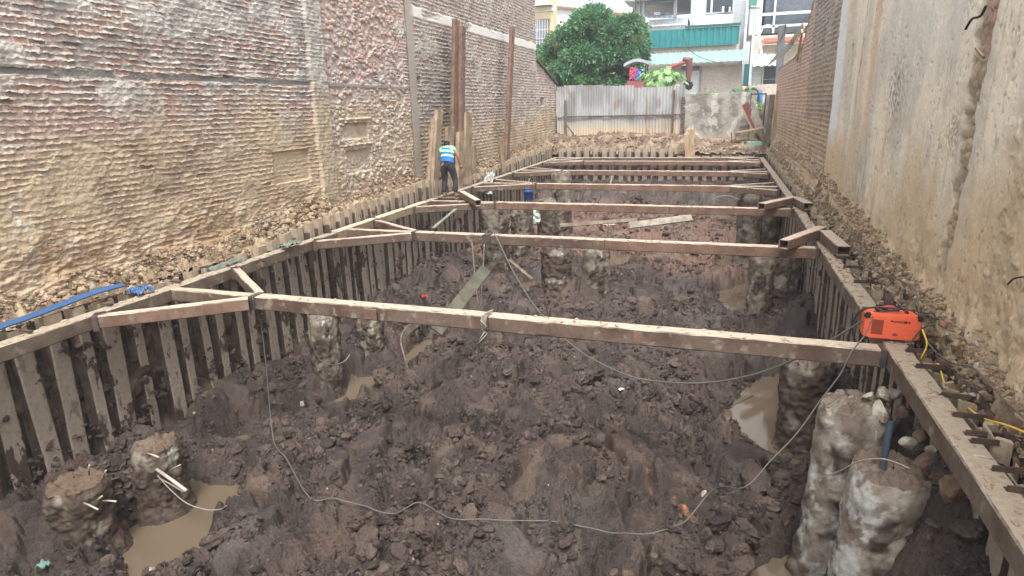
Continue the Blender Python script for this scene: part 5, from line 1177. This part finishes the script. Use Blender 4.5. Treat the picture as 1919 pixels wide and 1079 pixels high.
fe = thing('metal_fence', 'pale corrugated metal fence closing the far end of the site', 'fence')
for k, (a, b_, t_) in enumerate([(1044, 1059, 159), (1057, 1092, 157), (1090, 1130, 158), (1128, 1146, 160), (1144, 1188, 161), (1186, 1232, 166), (1230, 1264, 165), (1262, 1283, 164)]):
    corr(fx(a), fx(b_), .7, fz(t_), parent=fe, y=FY+(.02 if k % 2 else 0), seed=k*3, pitch=.13 if k < 4 else .16, amp=.012 if k < 4 else .025)
M_iron = mat2('rusty_iron', C(110, 84, 72), C(84, 64, 56), 5, None, .4, .6, .8)
b = MB(); b.box(((fx(1056)+fx(1282))/2, FY-.07, fz(217.5)), (fx(1282)-fx(1056), .05, .07)); b.build('rail', M_iron, fe, bevel=.006)
b = MB(); b.box(((fx(1044)+fx(1056))/2, FY-.06, fz(219)), (fx(1056)-fx(1044)-.1, .05, .05)); b.build('rail', M_iron, fe, bevel=.006)
b = MB(); b.box((fx(1061), FY-.12, (fz(186)+.6)/2), (.12, .08, fz(186)-.6)); b.build('post', plain('grey_steel', C(104, 102, 100), .6), fe, bevel=.006)
b = MB(); b.bar((fx(1062), FY-.15, fz(232)), (fx(1079), FY-.35, .95), .05, .05); b.build('stay', M_iron, fe)
b = MB(); b.box((fx(1263), FY-.1, (fz(172)+.7)/2), (.1, .06, fz(172)-.7)); b.build('post', M_iron, fe, bevel=.006)
# grey rendered wall
def hfw(U, V):
    h = .012*fbm(U*2, V*2, 4, 301)+.008*fbm(U*12, V*12, 2, 302)
    c = mixc(lin((150, 146, 138)), lin((116, 112, 106)), sst(-.3, .5, fbm(U*1.5, V*1.5, 4, 303))); c = mixc(c, lin((188, 184, 176)), sst(.25, .5, fbm(U*2.2, V*1.2, 3, 304))*.6)
    c = mixc(c, lin((176, 154, 126)), sst(.95, .5, V+.2*n2(U*3, V*3, 305))*.7); return h, c
xs_ = np.linspace(fx(1285), fx(1406), 150); zs = np.linspace(.3, fz(180), 110); U, Vv = np.meshgrid(xs_, zs, indexing='ij'); h, c = hfw(U, Vv)
tz = Vv+.03*n2(U*3, Vv*0, 306)*(Vv > zs[-2]); fr = np.stack([U, FY-.1-h, tz], -1); bk_ = fr.copy(); bk_[..., 1] = FY+.12
V = np.concatenate([fr.reshape(-1, 3), bk_.reshape(-1, 3)]); nn = 150*110; F = gridF(150, 110); i = np.arange(149); t_ = i*110+109; Ft = np.stack([t_, t_+110, nn+t_+110, nn+t_], 1); j = np.arange(109)
Fe = [np.stack([a+j, a+j+1, nn+a+j+1, nn+a+j], 1) for a in (0, 149*110)]
tag(mesh_np('rendered_wall', V, np.concatenate([F, F[:, ::-1]+nn, Ft]+Fe), M_wall, np.concatenate([c.reshape(-1, 3)]*2)), 'stained grey rendered wall right of the metal fence', 'wall')
b = MB()
for k in range(16): b.box((fx(1281.5)+rr.uniform(-.03, .03), FY-.02, .75+k*.125), (.16+rr.uniform(-.03, .03), .2, .11))
tag(b.build('brick_pier', mat2('sooty_brick', C(110, 92, 82), C(74, 64, 58), 8, None, .4, .6, .9), noise=.008), 'narrow broken brick edge between the metal fence and the grey wall', 'brick pier')
gt = thing('gate_frame', 'thin dark gate frame at the right end of the grey wall', 'gate'); M_gf = plain('dark_steel', C(62, 58, 56), .6)
b = MB(); b.bar((fx(1406), FY-.05, fz(184)), (fx(1434), FY-.05, fz(184)), .06, .06); b.build('rail', M_gf, gt); b = MB(); b.bar((fx(1434), FY-.05, fz(182)), (fx(1433), FY-.05, .4), .06, .06); b.build('post', M_gf, gt); b = MB(); b.bar((fx(1406.5), FY-.05, fz(182)), (fx(1406.5), FY-.05, .4), .06, .06); b.build('post', M_gf, gt)
def leaf_board(P_, w_, label, mat, y):
    vs = [np.array(aty(px, py, y)) for px, py in P_]; g = MB(); n_ = len(vs); g.v = [tuple(v) for v in vs]+[tuple(v+[0, w_, 0]) for v in vs]
    g.f = [tuple(range(n_)), tuple(range(2*n_-1, n_-1, -1))]+[(i, (i+1) % n_, n_+(i+1) % n_, n_+i) for i in range(n_)]; return tag(g.build('board', mat), label, 'board')
leaf_board([(1391, 198), (1403, 190), (1409, 205), (1407, 220), (1425, 262), (1432, 268), (1424, 268)], .04, 'dark red board leaning in the gateway', plain('dark_red_board', C(112, 66, 60), .7), FY-.5)
leaf_board([(1407, 186), (1412, 190), (1440, 258), (1436, 266), (1428, 262), (1404, 212), (1410, 205)], .04, 'grey torn board leaning behind the dark red one', mat2('grey_board', C(150, 146, 140), C(120, 114, 108), 4), FY-.42)
b = MB(); b.bar(aty(1389, 198, FY-.6), aty(1421, 265, FY-.6), .05, .05); tag(b.build('wooden_lath', M_woodlight), 'pale lath leaning along the edge of the dark red board', 'lath')
tb = thing('work_bench', 'crooked wooden bench with thin legs in front of the gateway', 'bench')
A = aty(1380, 249, FY-.9); B = aty(1430, 240, FY-.9); g = MB(); g.bar(A, B, .4, .06); g.build('top', M_woodlight, tb, bevel=.006); g = MB(); g.bar(A+[0.02, -.18, -.1], B+[0, -.18, -.1], .03, .14); g.build('apron', M_wood, tb)
for P_, e in ((B, -.0), (A, .0)):
    for s in (-.15, .15): g = MB(); g.bar(P_+[0, s, -.03], [P_[0]+(.12 if e == 0 and P_ is B else 0), P_[1]+s, .55], .05, .05); g.build('leg', M_wood, tb)
g = MB(); g.box(aty(1413, 271, FY-1.6), (.62, .35, .28)); g.box(aty(1421, 270, FY-1.62), (.3, .36, .2)); tag(g.build('crate', mat2('faded_teal_crate', C(110, 160, 146), C(150, 160, 144), 3, None, .4, .6, .7), bevel=.02), 'faded teal crate on the clay below the wooden bench', 'crate')
for a, b_, y, w_, l in (((1448, 178), (1436, 283), 31.9, .22, 'weathered timber post where the grey wall meets the right wall'), ((1459, 170), (1446, 290), 31.3, .15, 'pale slim timber post at the far corner of the right wall')):
    A = aty(a[0], a[1], y); B = aty(b_[0], b_[1], y); g = MB(); g.bar(B-[0, 0, .3], A, w_, .12, up=(0, 1, 0)); tag(g.build('timber_post', M_wood if w_ > .2 else M_woodlight, noise=.005), l, 'post')
g = MB(); g.box(((fx(1436)+fx(1462))/2+.1, FY+.1, 1.5), (fx(1462)-fx(1436)+.3, .3, 2.35)); tag(g.build('concrete_pier', mat2('dull_concrete', C(140, 134, 126), C(112, 106, 100), 3), bevel=.02), 'dull concrete pier right of the thin dark gate frame', 'pier')
# pair of rods and lump beside the bench
rod((1371, 248), (1373, 275), FY-1.2, FY-1.2, .03, 'short upright iron rod left of the wooden bench', M_iron, 'iron_rod', 'rod')

# ================================================================ BEYOND THE FENCE
ST = 1.9
def fb(b, px0, py0, px1, py1, Y, dep, base=None):
    P = aty(px0, py1, Y); Q = aty(px1, py0, Y); z0 = P[2] if base is None else base
    return b.box(((P[0]+Q[0])/2, Y+dep/2, (z0+Q[2])/2), (abs(Q[0]-P[0]), dep, abs(Q[2]-z0)))
def part(name, L, mat, parent, bevel=0, **k):
    b = MB()
    for a in L: fb(b, *a)
    return b.build(name, mat, parent, bevel=bevel)
M_cream = mat2('cream_render', C(232, 216, 176), C(214, 200, 166), 1, None, .3, .7); M_wht = mat2('white_render', C(226, 228, 230), C(206, 210, 214), .8, None, .3, .7); M_grw = mat2('grey_render', C(184, 190, 196), C(160, 168, 174), .8, None, .3, .7)
M_glass = plain('dark_glass', C(58, 66, 76), .25); M_teal = plain('teal_sheet', C(36, 120, 124), .55, var=.04); M_mint = plain('pale_green_sheet', C(134, 164, 156), .5, var=.05); M_pink = mat2('pinkish_render', C(200, 192, 188), C(178, 172, 168), 1, None, .3, .7)
M_brn = plain('brown_trim', C(150, 112, 96), .7); M_pale = plain('pale_frame', C(206, 214, 222), .5); M_redt = mat2('red_roof_tiles', C(204, 92, 78), C(176, 76, 64), 6)
h = thing('house', 'cream house front with barred windows at the left beyond the big tree', 'house')
part('wall', [(940, -60, 1036, 180, 46, 1.2, ST)], M_cream, h); part('wall_band', [(1004, 10, 1041, 23, 45.9, .1)], M_wht, h)
part('balcony_slab', [(985, 9, 1033, 12, 45.3, .8)], M_brn, h); part('balcony_rail', [(985, 0, 1030, 1.5, 45.3, .05), (985, 5, 1030, 6, 45.3, .05)]+[(x, 0, x+1.2, 9, 45.3, .05) for x in range(990, 1030, 6)], M_pale, h)
o = part('window', [(1004, 37, 1028, 94, 45.88, .1)], M_glass, h); part('window_frame', [(1001, 35, 1031, 37.5, 45.8, .15), (1027.5, 37, 1029.5, 94, 45.8, .12)], M_brn, o); part('window_bars', [(x, 37, x+.6, 94, 45.75, .04) for x in range(1005, 1028, 3)]+[(1004, 55, 1028, 55.8, 45.74, .04), (1004, 72, 1040, 73, 45.7, .04)], M_pale, o)
h = thing('long_house', 'long white building with a sloping brown roof line behind the big tree', 'building')
g = MB(); a, b_, c_, d_ = [aty(*q) for q in ((1030, 13, 62), (1200, 32, 62), (1200, 175, 62), (1030, 175, 62))]; g.v = [tuple(a), tuple(b_), (b_[0], 62, ST), (a[0], 62, ST), (a[0], 70, a[2]), (b_[0], 70, b_[2]), (b_[0], 70, ST), (a[0], 70, ST)]
g.f = [(0, 1, 2, 3), (4, 5, 1, 0), (7, 6, 5, 4), (1, 5, 6, 2), (0, 3, 7, 4)]; g.build('wall', M_wht, h); g = MB(); g.bar(a+[0, -.1, .05], b_+[0, -.1, .05], .5, .18); g.build('roof_edge', M_brn, h)
part('window', [(1040, 35, 1044, 42, 61.9, .15)], M_glass, h)
h = thing('apartment_building', 'pale grey two storey building with open terrace and laundry behind the teal shed', 'building')
part('wall', [(1287, -60, 1404, 180, 50, 9, ST), (1212, 33, 1290, 180, 50, 9, ST)], M_grw, h)
part('terrace_slab', [(1204, 45.5, 1286, 49, 49.6, .6)], M_wht, h); part('roof_slab', [(1172, -20, 1290, 0.5, 49, 10), (1170, 0, 1190, 3, 49, 3)], M_grw, h); part('beam', [(1212, 0, 1262, 8, 50, .4)], plain('grey_beam', C(128, 140, 152), .7), h)
for a in ((1185, -5, 1191, 50), (1196, -5, 1201, 50), (1203, -5, 1209.5, 50), (1262, -5, 1270, 33)): part('column', [(*a, 50, .5)], M_grw, h, .02)
part('planter', [(1213+k*9.5, 29, 1221+k*9.5, 33.2, 49.7, .35) for k in range(6)], plain('blue_grey_planter', C(128, 160, 184), .6), h)
for k, (a, m_) in enumerate([((1215, 22, 1226, 29), C(110, 84, 104)), ((1226, 22.5, 1238, 29), C(150, 150, 162)), ((1238, 21.5, 1246, 29), C(84, 74, 96)), ((1247, 23, 1254, 29), C(78, 96, 116))]):
    tag(part('laundry', [(*a, 49.4, .06)], plain('laundry_cloth', m_, .9), None, .01), ['plum laundry cloth, leftmost on the terrace', 'grey laundry cloth, second from the left on the terrace', 'dark violet laundry cloth on the terrace', 'slate laundry cloth, rightmost on the terrace'][k], 'laundry', 'laundry drying on the terrace')
o = part('window', [(1324, -5, 1374, 23.5, 49.95, .1)], M_glass, h); part('window_frame', [(1331.5, -5, 1337, 23.5, 49.85, .12), (1322, 23, 1376, 25.5, 49.8, .3)], M_pale, o)
part('balcony_panel', [(1300, 25.5, 1375, 47.5, 49.7, .2)], M_wht, h); part('drain_pipe', [(1374, -5, 1376, 47, 49.6, .12)], M_pale, h)
tag(part('laundry', [(1353, 12, 1358, 23, 49.6, .05), (1366, 13, 1370, 22, 49.6, .05)], plain('white_cloth', C(220, 220, 224), .9), None), 'white clothes hanging in the dark upper window', 'laundry')
tag(part('laundry', [(1359, 10, 1366, 23, 49.55, .05)], plain('black_cloth', C(44, 44, 54), .9), None), 'black garment hanging between white clothes in the upper window', 'laundry')
# teal shed
h = thing('shed', 'teal corrugated shed with a pale green awning in the middle background', 'shed')
def corr_wall(name, px0, py0, px1, py1, Y, mat, parent, pitch=.35, amp=.03, dY=0, py0b=None):
    P = aty(px0, py1, Y); Q = aty(px1, py0, Y+dY); n = int(abs(Q[0]-P[0])/pitch*6); b = MB(); 
    for k in range(n+1):
        x = P[0]+(Q[0]-P[0])*k/n; w_ = amp*(1 if (k//3) % 2 else -1)
        for (yy, zz) in ((Y, P[2]), (Y+dY, Q[2]), ): b.v.append((x, yy+w_*(0 if dY else 1), zz+w_*(1 if dY else 0)))
        for (yy, zz) in ((Y+.01, P[2]), (Y+dY+.01, Q[2])): b.v.append((x, yy+w_*(0 if dY else 1), zz+w_*(1 if dY else 0)-(.012 if dY else 0)))
    for k in range(n): a = k*4; b.f += [(a, a+4, a+5, a+1), (a+2, a+3, a+7, a+6), (a+1, a+5, a+7, a+3), (a, a+2, a+6, a+4)]
    return b.build(name, mat, parent)
corr_wall('fascia', 1205, 48, 1387, 92, 46.6, M_teal, h, .38, .03)
part('fascia_cap', [(1284, 46.5, 1389, 48.5, 46.5, .25)], plain('dark_teal_trim', C(40, 92, 88), .6), h)
aw = corr_wall('awning', 1206, 92.5, 1401, 122, 44.6, M_mint, h, .42, .018, dY=1.9)
part('wall', [(1252, 121, 1392, 185, 46.0, 4, ST)], M_pink, h); o = part('door', [(1277, 133, 1311, 185, 45.95, .1, ST)], M_pale, h); part('door_frame', [(1311, 122, 1316, 185, 45.9, .15, ST), (1275, 131, 1312, 133.5, 45.9, .12)], plain('blue_grey_frame', C(140, 160, 172), .6), o)
part('transom_window', [(1277, 123, 1311, 130.5, 45.94, .1)], plain('dim_glass', C(100, 108, 112), .3), h); part('side_panel', [(1393, 120, 1407, 162, 45.7, .4)], M_teal, h)
part('upper_wall', [(1206, 60, 1388, 122, 46.9, 3.5, ST)], M_pink, h)
cable([aty(px, py, 44.4) for px, py in [(1279, 62), (1287, 85), (1300, 100), (1325, 112), (1360, 121)]], .02, M_cdark, 'wire', 'dark drooping wire across the pale green awning', 'wire')
# right-hand houses
h = thing('house', 'narrow house with red tiled roof and pale lean-to right of the teal shed', 'house')
part('wall', [(1405, 62, 1520, 160, 45.5, 4, ST)], mat2('aged_render', C(206, 200, 186), C(178, 172, 160), .8), h); g = MB()
P, Q = aty(1422, 79, 44.6), aty(1530, 66, 45.6); g.v = [(P[0], 44.6, P[2]), (Q[0], 44.6, P[2]), (Q[0], 45.6, Q[2]), (P[0]+.5, 45.6, Q[2])]; g.v += [(x, y, z-.06) for x, y, z in g.v]; g.f = [(0, 1, 2, 3), (7, 6, 5, 4), (0, 4, 5, 1), (1, 5, 6, 2), (2, 6, 7, 3), (3, 7, 4, 0)]; g.build('roof', M_redt, h)
part('roof_edge', [(1420, 79, 1530, 84, 44.5, .3)], M_wht, h)
o = part('window', [(1431, 124, 1460, 158, 44.9, .6)], M_glass, h); part('window_bars', [(1442, 122, 1445, 158, 44.8, .06), (1430, 148, 1460, 149.5, 44.8, .06), (1430, 122, 1431.5, 158, 44.8, .06)], M_pale, o)
corr_wall('lean_to_roof', 1412, 99, 1466, 124, 43.6, plain('white_sheet', C(214, 224, 222), .5), h, .4, .03, dY=1.4)
part('lean_to_side', [(1406, 108, 1430, 160, 44.4, .1)], plain('wire_glass', C(172, 180, 178), .5), h); part('pipe_frame', [(1406, 135, 1430, 136.5, 44.2, .06), (1429, 125, 1431, 160, 44.2, .06), (1408, 66, 1410, 160, 44.2, .06)], M_pale, h)
h = thing('screened_balcony', 'dark screened upper floor with pale frame at the upper right edge of the sky', 'building')
part('screen', [(1431, -60, 1535, 64, 47.5, 5)], mat2('dark_screen', C(74, 84, 96), C(92, 100, 110), 1), h); part('frame', [(1451, -20, 1454, 62, 47.2, .12), (1428, 46.8, 1530, 48.4, 47.2, .12), (1428, 23.8, 1530, 25, 47.2, .08), (1426, -20, 1431, 64, 47.2, .2)], M_pale, h)
part('side_wall', [(1404, -60, 1430, 66, 47.6, 5)], M_wht, h); g = MB()
P = aty(1438, 62, 46.6); 
for k in range(12):
    a0, a1 = math.pi*k/12, math.pi*(k+1)/12; g.bar(P+np.array([math.cos(a0)*.35, 0, math.sin(a0)*.5]), P+np.array([math.cos(a1)*.35, 0, math.sin(a1)*.5]), .07, .07, up=(0, 1, 0))
g.build('arch_ornament', M_pale, h)
g = MB(); g.bar(aty(1422, 56, 44.2), aty(1428, 104, 44), .12, .12); tag(g.build('tube', M_pale), 'pale bent tube hanging over the lean-to roof', 'tube')
g = MB()
for k in range(4): g.bar(aty(1404+k*4, -10, 46.5), aty(1404+k*4, 66, 46.5), .05, .05)
g.bar(aty(1403, 15, 46.5), aty(1426, 15.5, 46.5), .1, .1); tag(g.build('cage_frame', plain('grey_cage', C(130, 150, 150), .6)), 'thin cage of upright bars on the narrow white facade', 'cage')
tag(part('tarpaulin', [(1405, -5, 1420, 11, 46.3, .05)], plain('green_tarpaulin', C(70, 140, 128), .7), None), 'green tarpaulin on top of the thin cage', 'tarpaulin')
up = thing('utility_pole', 'dark concrete utility pole rising before the dark screened floor', 'pole'); A = aty(1466, 48, 39); B = aty(1460, 165, 39); g = MB(); g.bar((B[0], 39, ST), A, .36, .3, up=(0, 1, 0)); g.build('shaft', plain('dark_concrete', C(98, 102, 104), .9), up, bevel=.02)
g = MB(); g.tube([aty(1473, 46, 38.8), aty(1474, 56, 38.8), aty(1467, 66, 38.8), aty(1463, 76, 38.8)], .03, 6); g.build('wire', M_cdark, up)
# brick wall behind the stooping person
g = MB(); fb(g, 1417, 156, 1500, 200, 37.5, .25, ST); tag(g.build('low_wall', mat2('worn_brick', C(196, 182, 172), C(160, 146, 138), 6, None, .4, .6)), 'low pale brick wall behind the stooping person', 'wall')
# slats and torn roofing on top of the right brick wall
rf = thing('torn_roof', 'torn roof remains with grey slats on top of the right brick wall', 'roof remains'); g = MB()
for k in range(7): A = aty(1478+k*4.6, 95-k*5.5, 27.5); B = A+np.array([-.75, .0, -.55]); g.bar(A, B, .05, .04)
g.build('slats', plain('grey_slats', C(112, 112, 108), .8), rf)
A = atx(1504, 58, 2.3); B = atx(1494, 112, 2.28); g = MB(); g.bar(B, A, .22, .06, up=(1, 0, 0)); g.build('pale_board', M_woodlight, rf)
g = MB(); g.bar(atx(1507, 48, 2.42), atx(1464, 106, 2.42), .18, .05, up=(1, 0, .3)); g.build('roof_sheet', plain('dusty_roof', C(170, 160, 146), .8), rf)
# mini excavator parked behind the fence
ev = thing('excavator', 'small red excavator with grey canopy and raised arm parked behind the metal fence', 'excavator', (0, 0, 0)); M_red = plain('faded_red_paint', C(150, 84, 82), .5); M_gcan = plain('grey_canopy', C(166, 174, 182), .5); EY = 38
def E_(px, py, y=EY): return aty(px, py, y)
g = MB(); A = E_(1172, 121); B = E_(1219, 117)
for k in range(9):
    t = k/8; z = A[2]+(B[2]-A[2])*t+.22*math.sin(math.pi*t); g.v += [(A[0]+(B[0]-A[0])*t, EY-.6, z), (A[0]+(B[0]-A[0])*t, EY+.8, z), (A[0]+(B[0]-A[0])*t, EY+.8, z-.16), (A[0]+(B[0]-A[0])*t, EY-.6, z-.16)]
for k in range(8):
    a = k*4
    for i in range(4): j = (i+1) % 4; g.f.append((a+i, a+j, a+4+j, a+4+i))
g.f += [(3, 2, 1, 0), (32, 33, 34, 35)]; g.build('canopy', M_gcan, ev, smooth=False)
for px in (1186, 1212):
    for dy in (-.4, .6): g = MB(); q = E_(px, 122, EY); g.bar((q[0], EY+dy, q[2]), (q[0], EY+dy, ST+.9), .07, .07); g.build('canopy_post', M_black, ev)
g = MB(); P = E_(1174, 163); Q = E_(1222, 151); g.box(((P[0]+Q[0])/2, EY+.1, (ST+.45+Q[2])/2), (Q[0]-P[0], 1.5, Q[2]-ST-.45)); g.build('body', M_red, ev, bevel=.12)
g = MB(); g.box(((P[0]+Q[0])/2, EY-.65, ST+.24), (Q[0]-P[0]+.3, .32, .46)); g.build('track', M_black, ev, bevel=.15); g = MB(); g.box(((P[0]+Q[0])/2, EY+.85, ST+.24), (Q[0]-P[0]+.3, .32, .46)); g.build('track', M_black, ev, bevel=.15)
g = MB(); g.tube([E_(1222, 160), E_(1240, 142), E_(1262, 124), E_(1290, 115)], [.2, .17, .13, .11], 8); g.build('boom', M_red, ev, smooth=False)
g = MB(); g.tube([E_(1280, 111), E_(1292, 113), E_(1292, 130), E_(1290, 158)], [.12, .22, .17, .10], 8); g.build('stick', plain('dull_red_paint', C(118, 74, 74), .6), ev); g = MB(); g.tube([E_(1268, 118), E_(1284, 122), E_(1297, 120)], .06, 6); g.build('ram', M_pale, ev)
P = E_(1290, 160); g = MB(); g.box(P, (.5, .5, .45), M=Matrix.Rotation(.4, 3, 'Y')); g.build('bucket', M_dark, ev, bevel=.08)
for k, (px, c_, l) in enumerate([(1186, C(206, 84, 120), 'pink garment hanging under the grey canopy'), (1191, C(160, 84, 130), 'purple garment hanging under the grey canopy'), (1196, C(70, 130, 200), 'sky blue garment hanging under the grey canopy')]):
    cloth(E_(px, 137+k*2, EY-.55), .17, .30, .08, l, plain('garment', c_, .8), 40+k, 'garment', 'garment', tilt=1.5)

# ---------------------------------------------------------------- vegetation
def leafmat(name, c1, c2, c3):
    m, t, b, N, L = _nm(name); at = N('ShaderNodeAttribute'); at.attribute_name = 'Col'; L(at.outputs['Color'], b.inputs['Base Color']); b.inputs['Roughness'].default_value = .5
    tr = N('ShaderNodeBsdfTranslucent'); L(at.outputs['Color'], tr.inputs[0]); mx = N('ShaderNodeMixShader'); mx.inputs[0].default_value = .25; L(b.outputs[0], mx.inputs[1]); L(tr.outputs[0], mx.inputs[2])
    L(mx.outputs[0], t.nodes['Material Output'].inputs[0]); return m
M_leaf = leafmat('leaves', 0, 0, 0)
def leaves(P, D, S_, colr, name, parent, wr=.35):
    """folded leaf blades at P, pointing along D, of length S_"""
    n = len(P); r = np.random.RandomState(n); D = D/np.linalg.norm(D, axis=1)[:, None]; up = r.normal(size=(n, 3)); sd_ = np.cross(D, up); sd_ /= np.linalg.norm(sd_, axis=1)[:, None]; nn = np.cross(sd_, D)
    L = S_[:, None]; V = np.stack([P, P+D*L*.45+sd_*L*wr*.5+nn*L*.06, P+D*L, P+D*L*.45-sd_*L*wr*.5+nn*L*.06], 1)
    F = np.arange(n*4).reshape(n, 4); F = np.concatenate([F[:, [0, 1, 2]], F[:, [0, 2, 3]]]); return mesh_np(name, V.reshape(-1, 3), F, M_leaf, np.repeat(colr, 4, 0), parent, smooth=False)
tr = thing('mango_tree', 'big round dense dark green tree beyond the metal fence', 'tree'); TY = 41
r = np.random.RandomState(5)
lobes = [(1110, 48, 46, 30), (1080, 80, 60, 34), (1150, 70, 50, 34), (1178, 60, 34, 26), (1050, 105, 44, 32), (1110, 110, 70, 42), (1166, 108, 46, 38), (1030, 118, 26, 22), (1140, 135, 70, 32), (1065, 140, 50, 26), (1186, 90, 28, 26), (1113, 28, 20, 14), (1180, 46, 20, 12), (1072, 62, 16, 14), (1196, 112, 16, 14), (1022, 100, 14, 12), (1060, 158, 44, 14), (1130, 160, 60, 14), (1185, 152, 36, 16), (1100, 150, 50, 18)]
Ps, Ds, Cs = [], [], []
for li, (px, py, rx, ry) in enumerate(lobes):
    c0 = aty(px, py, TY+r.uniform(-.8, 1.2)); k_ = 36.5*.78; Rx, Rz = rx/k_*.82, ry/k_*.82; nb = int(16+rx*ry/26)
    for q in range(nb):
        d = r.normal(size=3); d /= np.linalg.norm(d); 
        if d[2] < -.5 or d[1] > .6: d[1] = -abs(d[1]); d[2] = abs(d[2])*.6
        cl = c0+d*np.array([Rx, min(Rx, 1.6), Rz])*(.72+.36*r.rand()); m = 62; off = r.normal(size=(m, 3)); off /= np.linalg.norm(off, axis=1)[:, None]
        s_ = .20+.22*r.rand(); base = lin((84, 130, 94))*(.55+.95*r.rand()); 
        if r.rand() < .03+.12*(px > 1170): base = lin((122, 122, 82))
        elif r.rand() < .25: base = lin((92, 138, 84))
        Ps.append(cl+off*s_*(.3+.7*r.rand(m, 1))); Ds.append(off*.8+d*.4+[0, 0, -.35]); Cs.append(base*(.8+.4*r.rand(m, 1)))
P = np.concatenate(Ps); leaves(P, np.concatenate(Ds), .15+.13*r.rand(len(P)), np.concatenate(Cs), 'crown', tr, .42)
c0 = aty(1115, 150, TY+.3); g = MB(); g.tube([(c0[0], c0[1], ST-.1), (c0[0]+.1, c0[1], ST+1.4), (c0[0], c0[1], ST+2.6)], [.32, .24, .2], 10)
for px, py in ((1080, 80), (1150, 75), (1050, 110), (1180, 105), (1110, 55)):
    q = aty(px, py, TY+.3); g.tube([(c0[0], c0[1], ST+1.5), ((c0[0]+q[0])/2, q[1], (ST+1.5+q[2])/2+.3), tuple(q)], [.16, .1, .04], 7)
g.build('trunk', plain('bark', C(96, 84, 70), .95), tr)
def palmate(g, cols, c0, d, size, rr_, base):
    d = Vector(d).normalized(); s = d.cross(Vector((0, 0, 1))).normalized(); n = s.cross(d)
    for k in range(7):
        a = (k-3)*.52; L = size*(1-.09*abs(k-3)); dd = (d*math.cos(a)+s*math.sin(a)); ss = dd.cross(n).normalized(); i = len(g.v)
        m_ = c0+dd*L*.55-Vector((0, 0, .05*L)); t_ = c0+dd*L-Vector((0, 0, .28*L))
        g.v += [tuple(c0), tuple(m_+ss*L*.17), tuple(t_), tuple(m_-ss*L*.17), tuple(m_+ss*L*.3+dd*L*.22-Vector((0, 0, .1*L))), tuple(m_-ss*L*.3+dd*L*.22-Vector((0, 0, .1*L)))]
        g.f += [(i, i+1, i+2), (i, i+2, i+3), (i+1, i+4, i+2), (i+3, i+2, i+5)]; cols += [base*rr_.uniform(.8, 1.2)]*6
pp = thing('papaya_plant', 'leafy papaya plant spilling over the top of the metal fence', 'plant'); g = MB(); st = MB(); cols = []; rr = random.Random(21)
q0 = Vector(aty(1240, 160, 34.9)); 
for k in range(120):
    a = rr.uniform(0, 6.28); e = rr.uniform(-.3, 1.3); L = rr.uniform(.45, 1.15); d = Vector((math.cos(a)*math.cos(e)*1.15, math.sin(a)*math.cos(e)*.6-.1, math.sin(e)*.75)); tip = q0+d*L+Vector((0, 0, .1))
    st.tube([q0, q0+d*L*.5+Vector((0, 0, .12)), tip], .012, 4); palmate(g, cols, tip, Vector((d.x*.9, -.35+.3*d.y, -.75-.3*rr.random())), rr.uniform(.2, .36), rr, lin((92, 134, 76)) if rr.random() < .4 else lin((146, 176, 122)))
leafo = mesh_np('leaves', g.v, np.array(g.f), M_leaf, np.array(cols), pp, smooth=False); st.build('leaf_stalks', plain('green_stalk', C(130, 150, 96), .6), pp)
g = MB(); g.tube([(q0.x, q0.y, ST-.1), (q0.x+.03, q0.y, ST+.7), tuple(q0)], [.09, .08, .06], 8); g.build('trunk', plain('papaya_stem', C(150, 146, 124), .8), pp)
def weeds(px0, px1, n, y0, y1, name, label, zb, hmin, hmax, seed, tint=1.0):
    r = np.random.RandomState(seed); A = aty(px0, 180, (y0+y1)/2)[0]; B = aty(px1, 180, (y0+y1)/2)[0]; nst = n; P = []; D = []; S_ = []; Cc = []
    for k in range(nst):
        x = A+(B-A)*r.rand(); y = y0+(y1-y0)*r.rand(); H = hmin+(hmax-hmin)*r.rand()*(.5+.5*math.sin(x*2.1+seed)**2); ln = r.normal(size=2)*.18
        for t in np.linspace(.15, 1, 12): P.append((x+ln[0]*t, y+ln[1]*t, zb+H*t)); a = r.rand()*6.28; D.append((math.cos(a), math.sin(a), .5)); S_.append(.07+.09*r.rand()); Cc.append(lin((110, 142, 76))*(.6+.8*r.rand())*tint)
    o = leaves(np.array(P), np.array(D), np.array(S_), np.array(Cc), name, None, .4); return tag(o, label, 'weeds', kind='stuff')
weeds(1289, 1405, 330, 34.3, 35.2, 'weeds', 'green weeds growing along the top of the grey wall', ST, .35, 1.25, 3)
weeds(1402, 1440, 150, 34.3, 35.0, 'weeds', 'leafy weeds seen through the thin dark gate frame', ST-.6, .3, 1.1, 4)
tag(part('motorbike_cover', [(1366, 166, 1392, 178, 35.4, .6, ST)], mat2('slate_tarpaulin', C(96, 108, 128), C(60, 66, 78), 6, None, .4, .6), None, .15), 'slate blue covered bundle left of the stooping person', 'bundle')

# ================================================================ AIR
HAZE = .0012
if HAZE:
    b = MB(); b.box((0, 45, 6), (140, 110, 19.5)); hz = b.build('haze', bpy.data.materials.new('haze'))
    m = hz.data.materials[0]; m.use_nodes = True; t = m.node_tree; t.nodes.remove(t.nodes['Principled BSDF']); pv = t.nodes.new('ShaderNodeVolumePrincipled'); pv.inputs['Color'].default_value = (.93, .96, 1, 1); pv.inputs['Density'].default_value = HAZE; pv.inputs['Anisotropy'].default_value = .1
    t.links.new(pv.outputs[0], t.nodes['Material Output'].inputs['Volume']); tag(hz, kind='stuff')
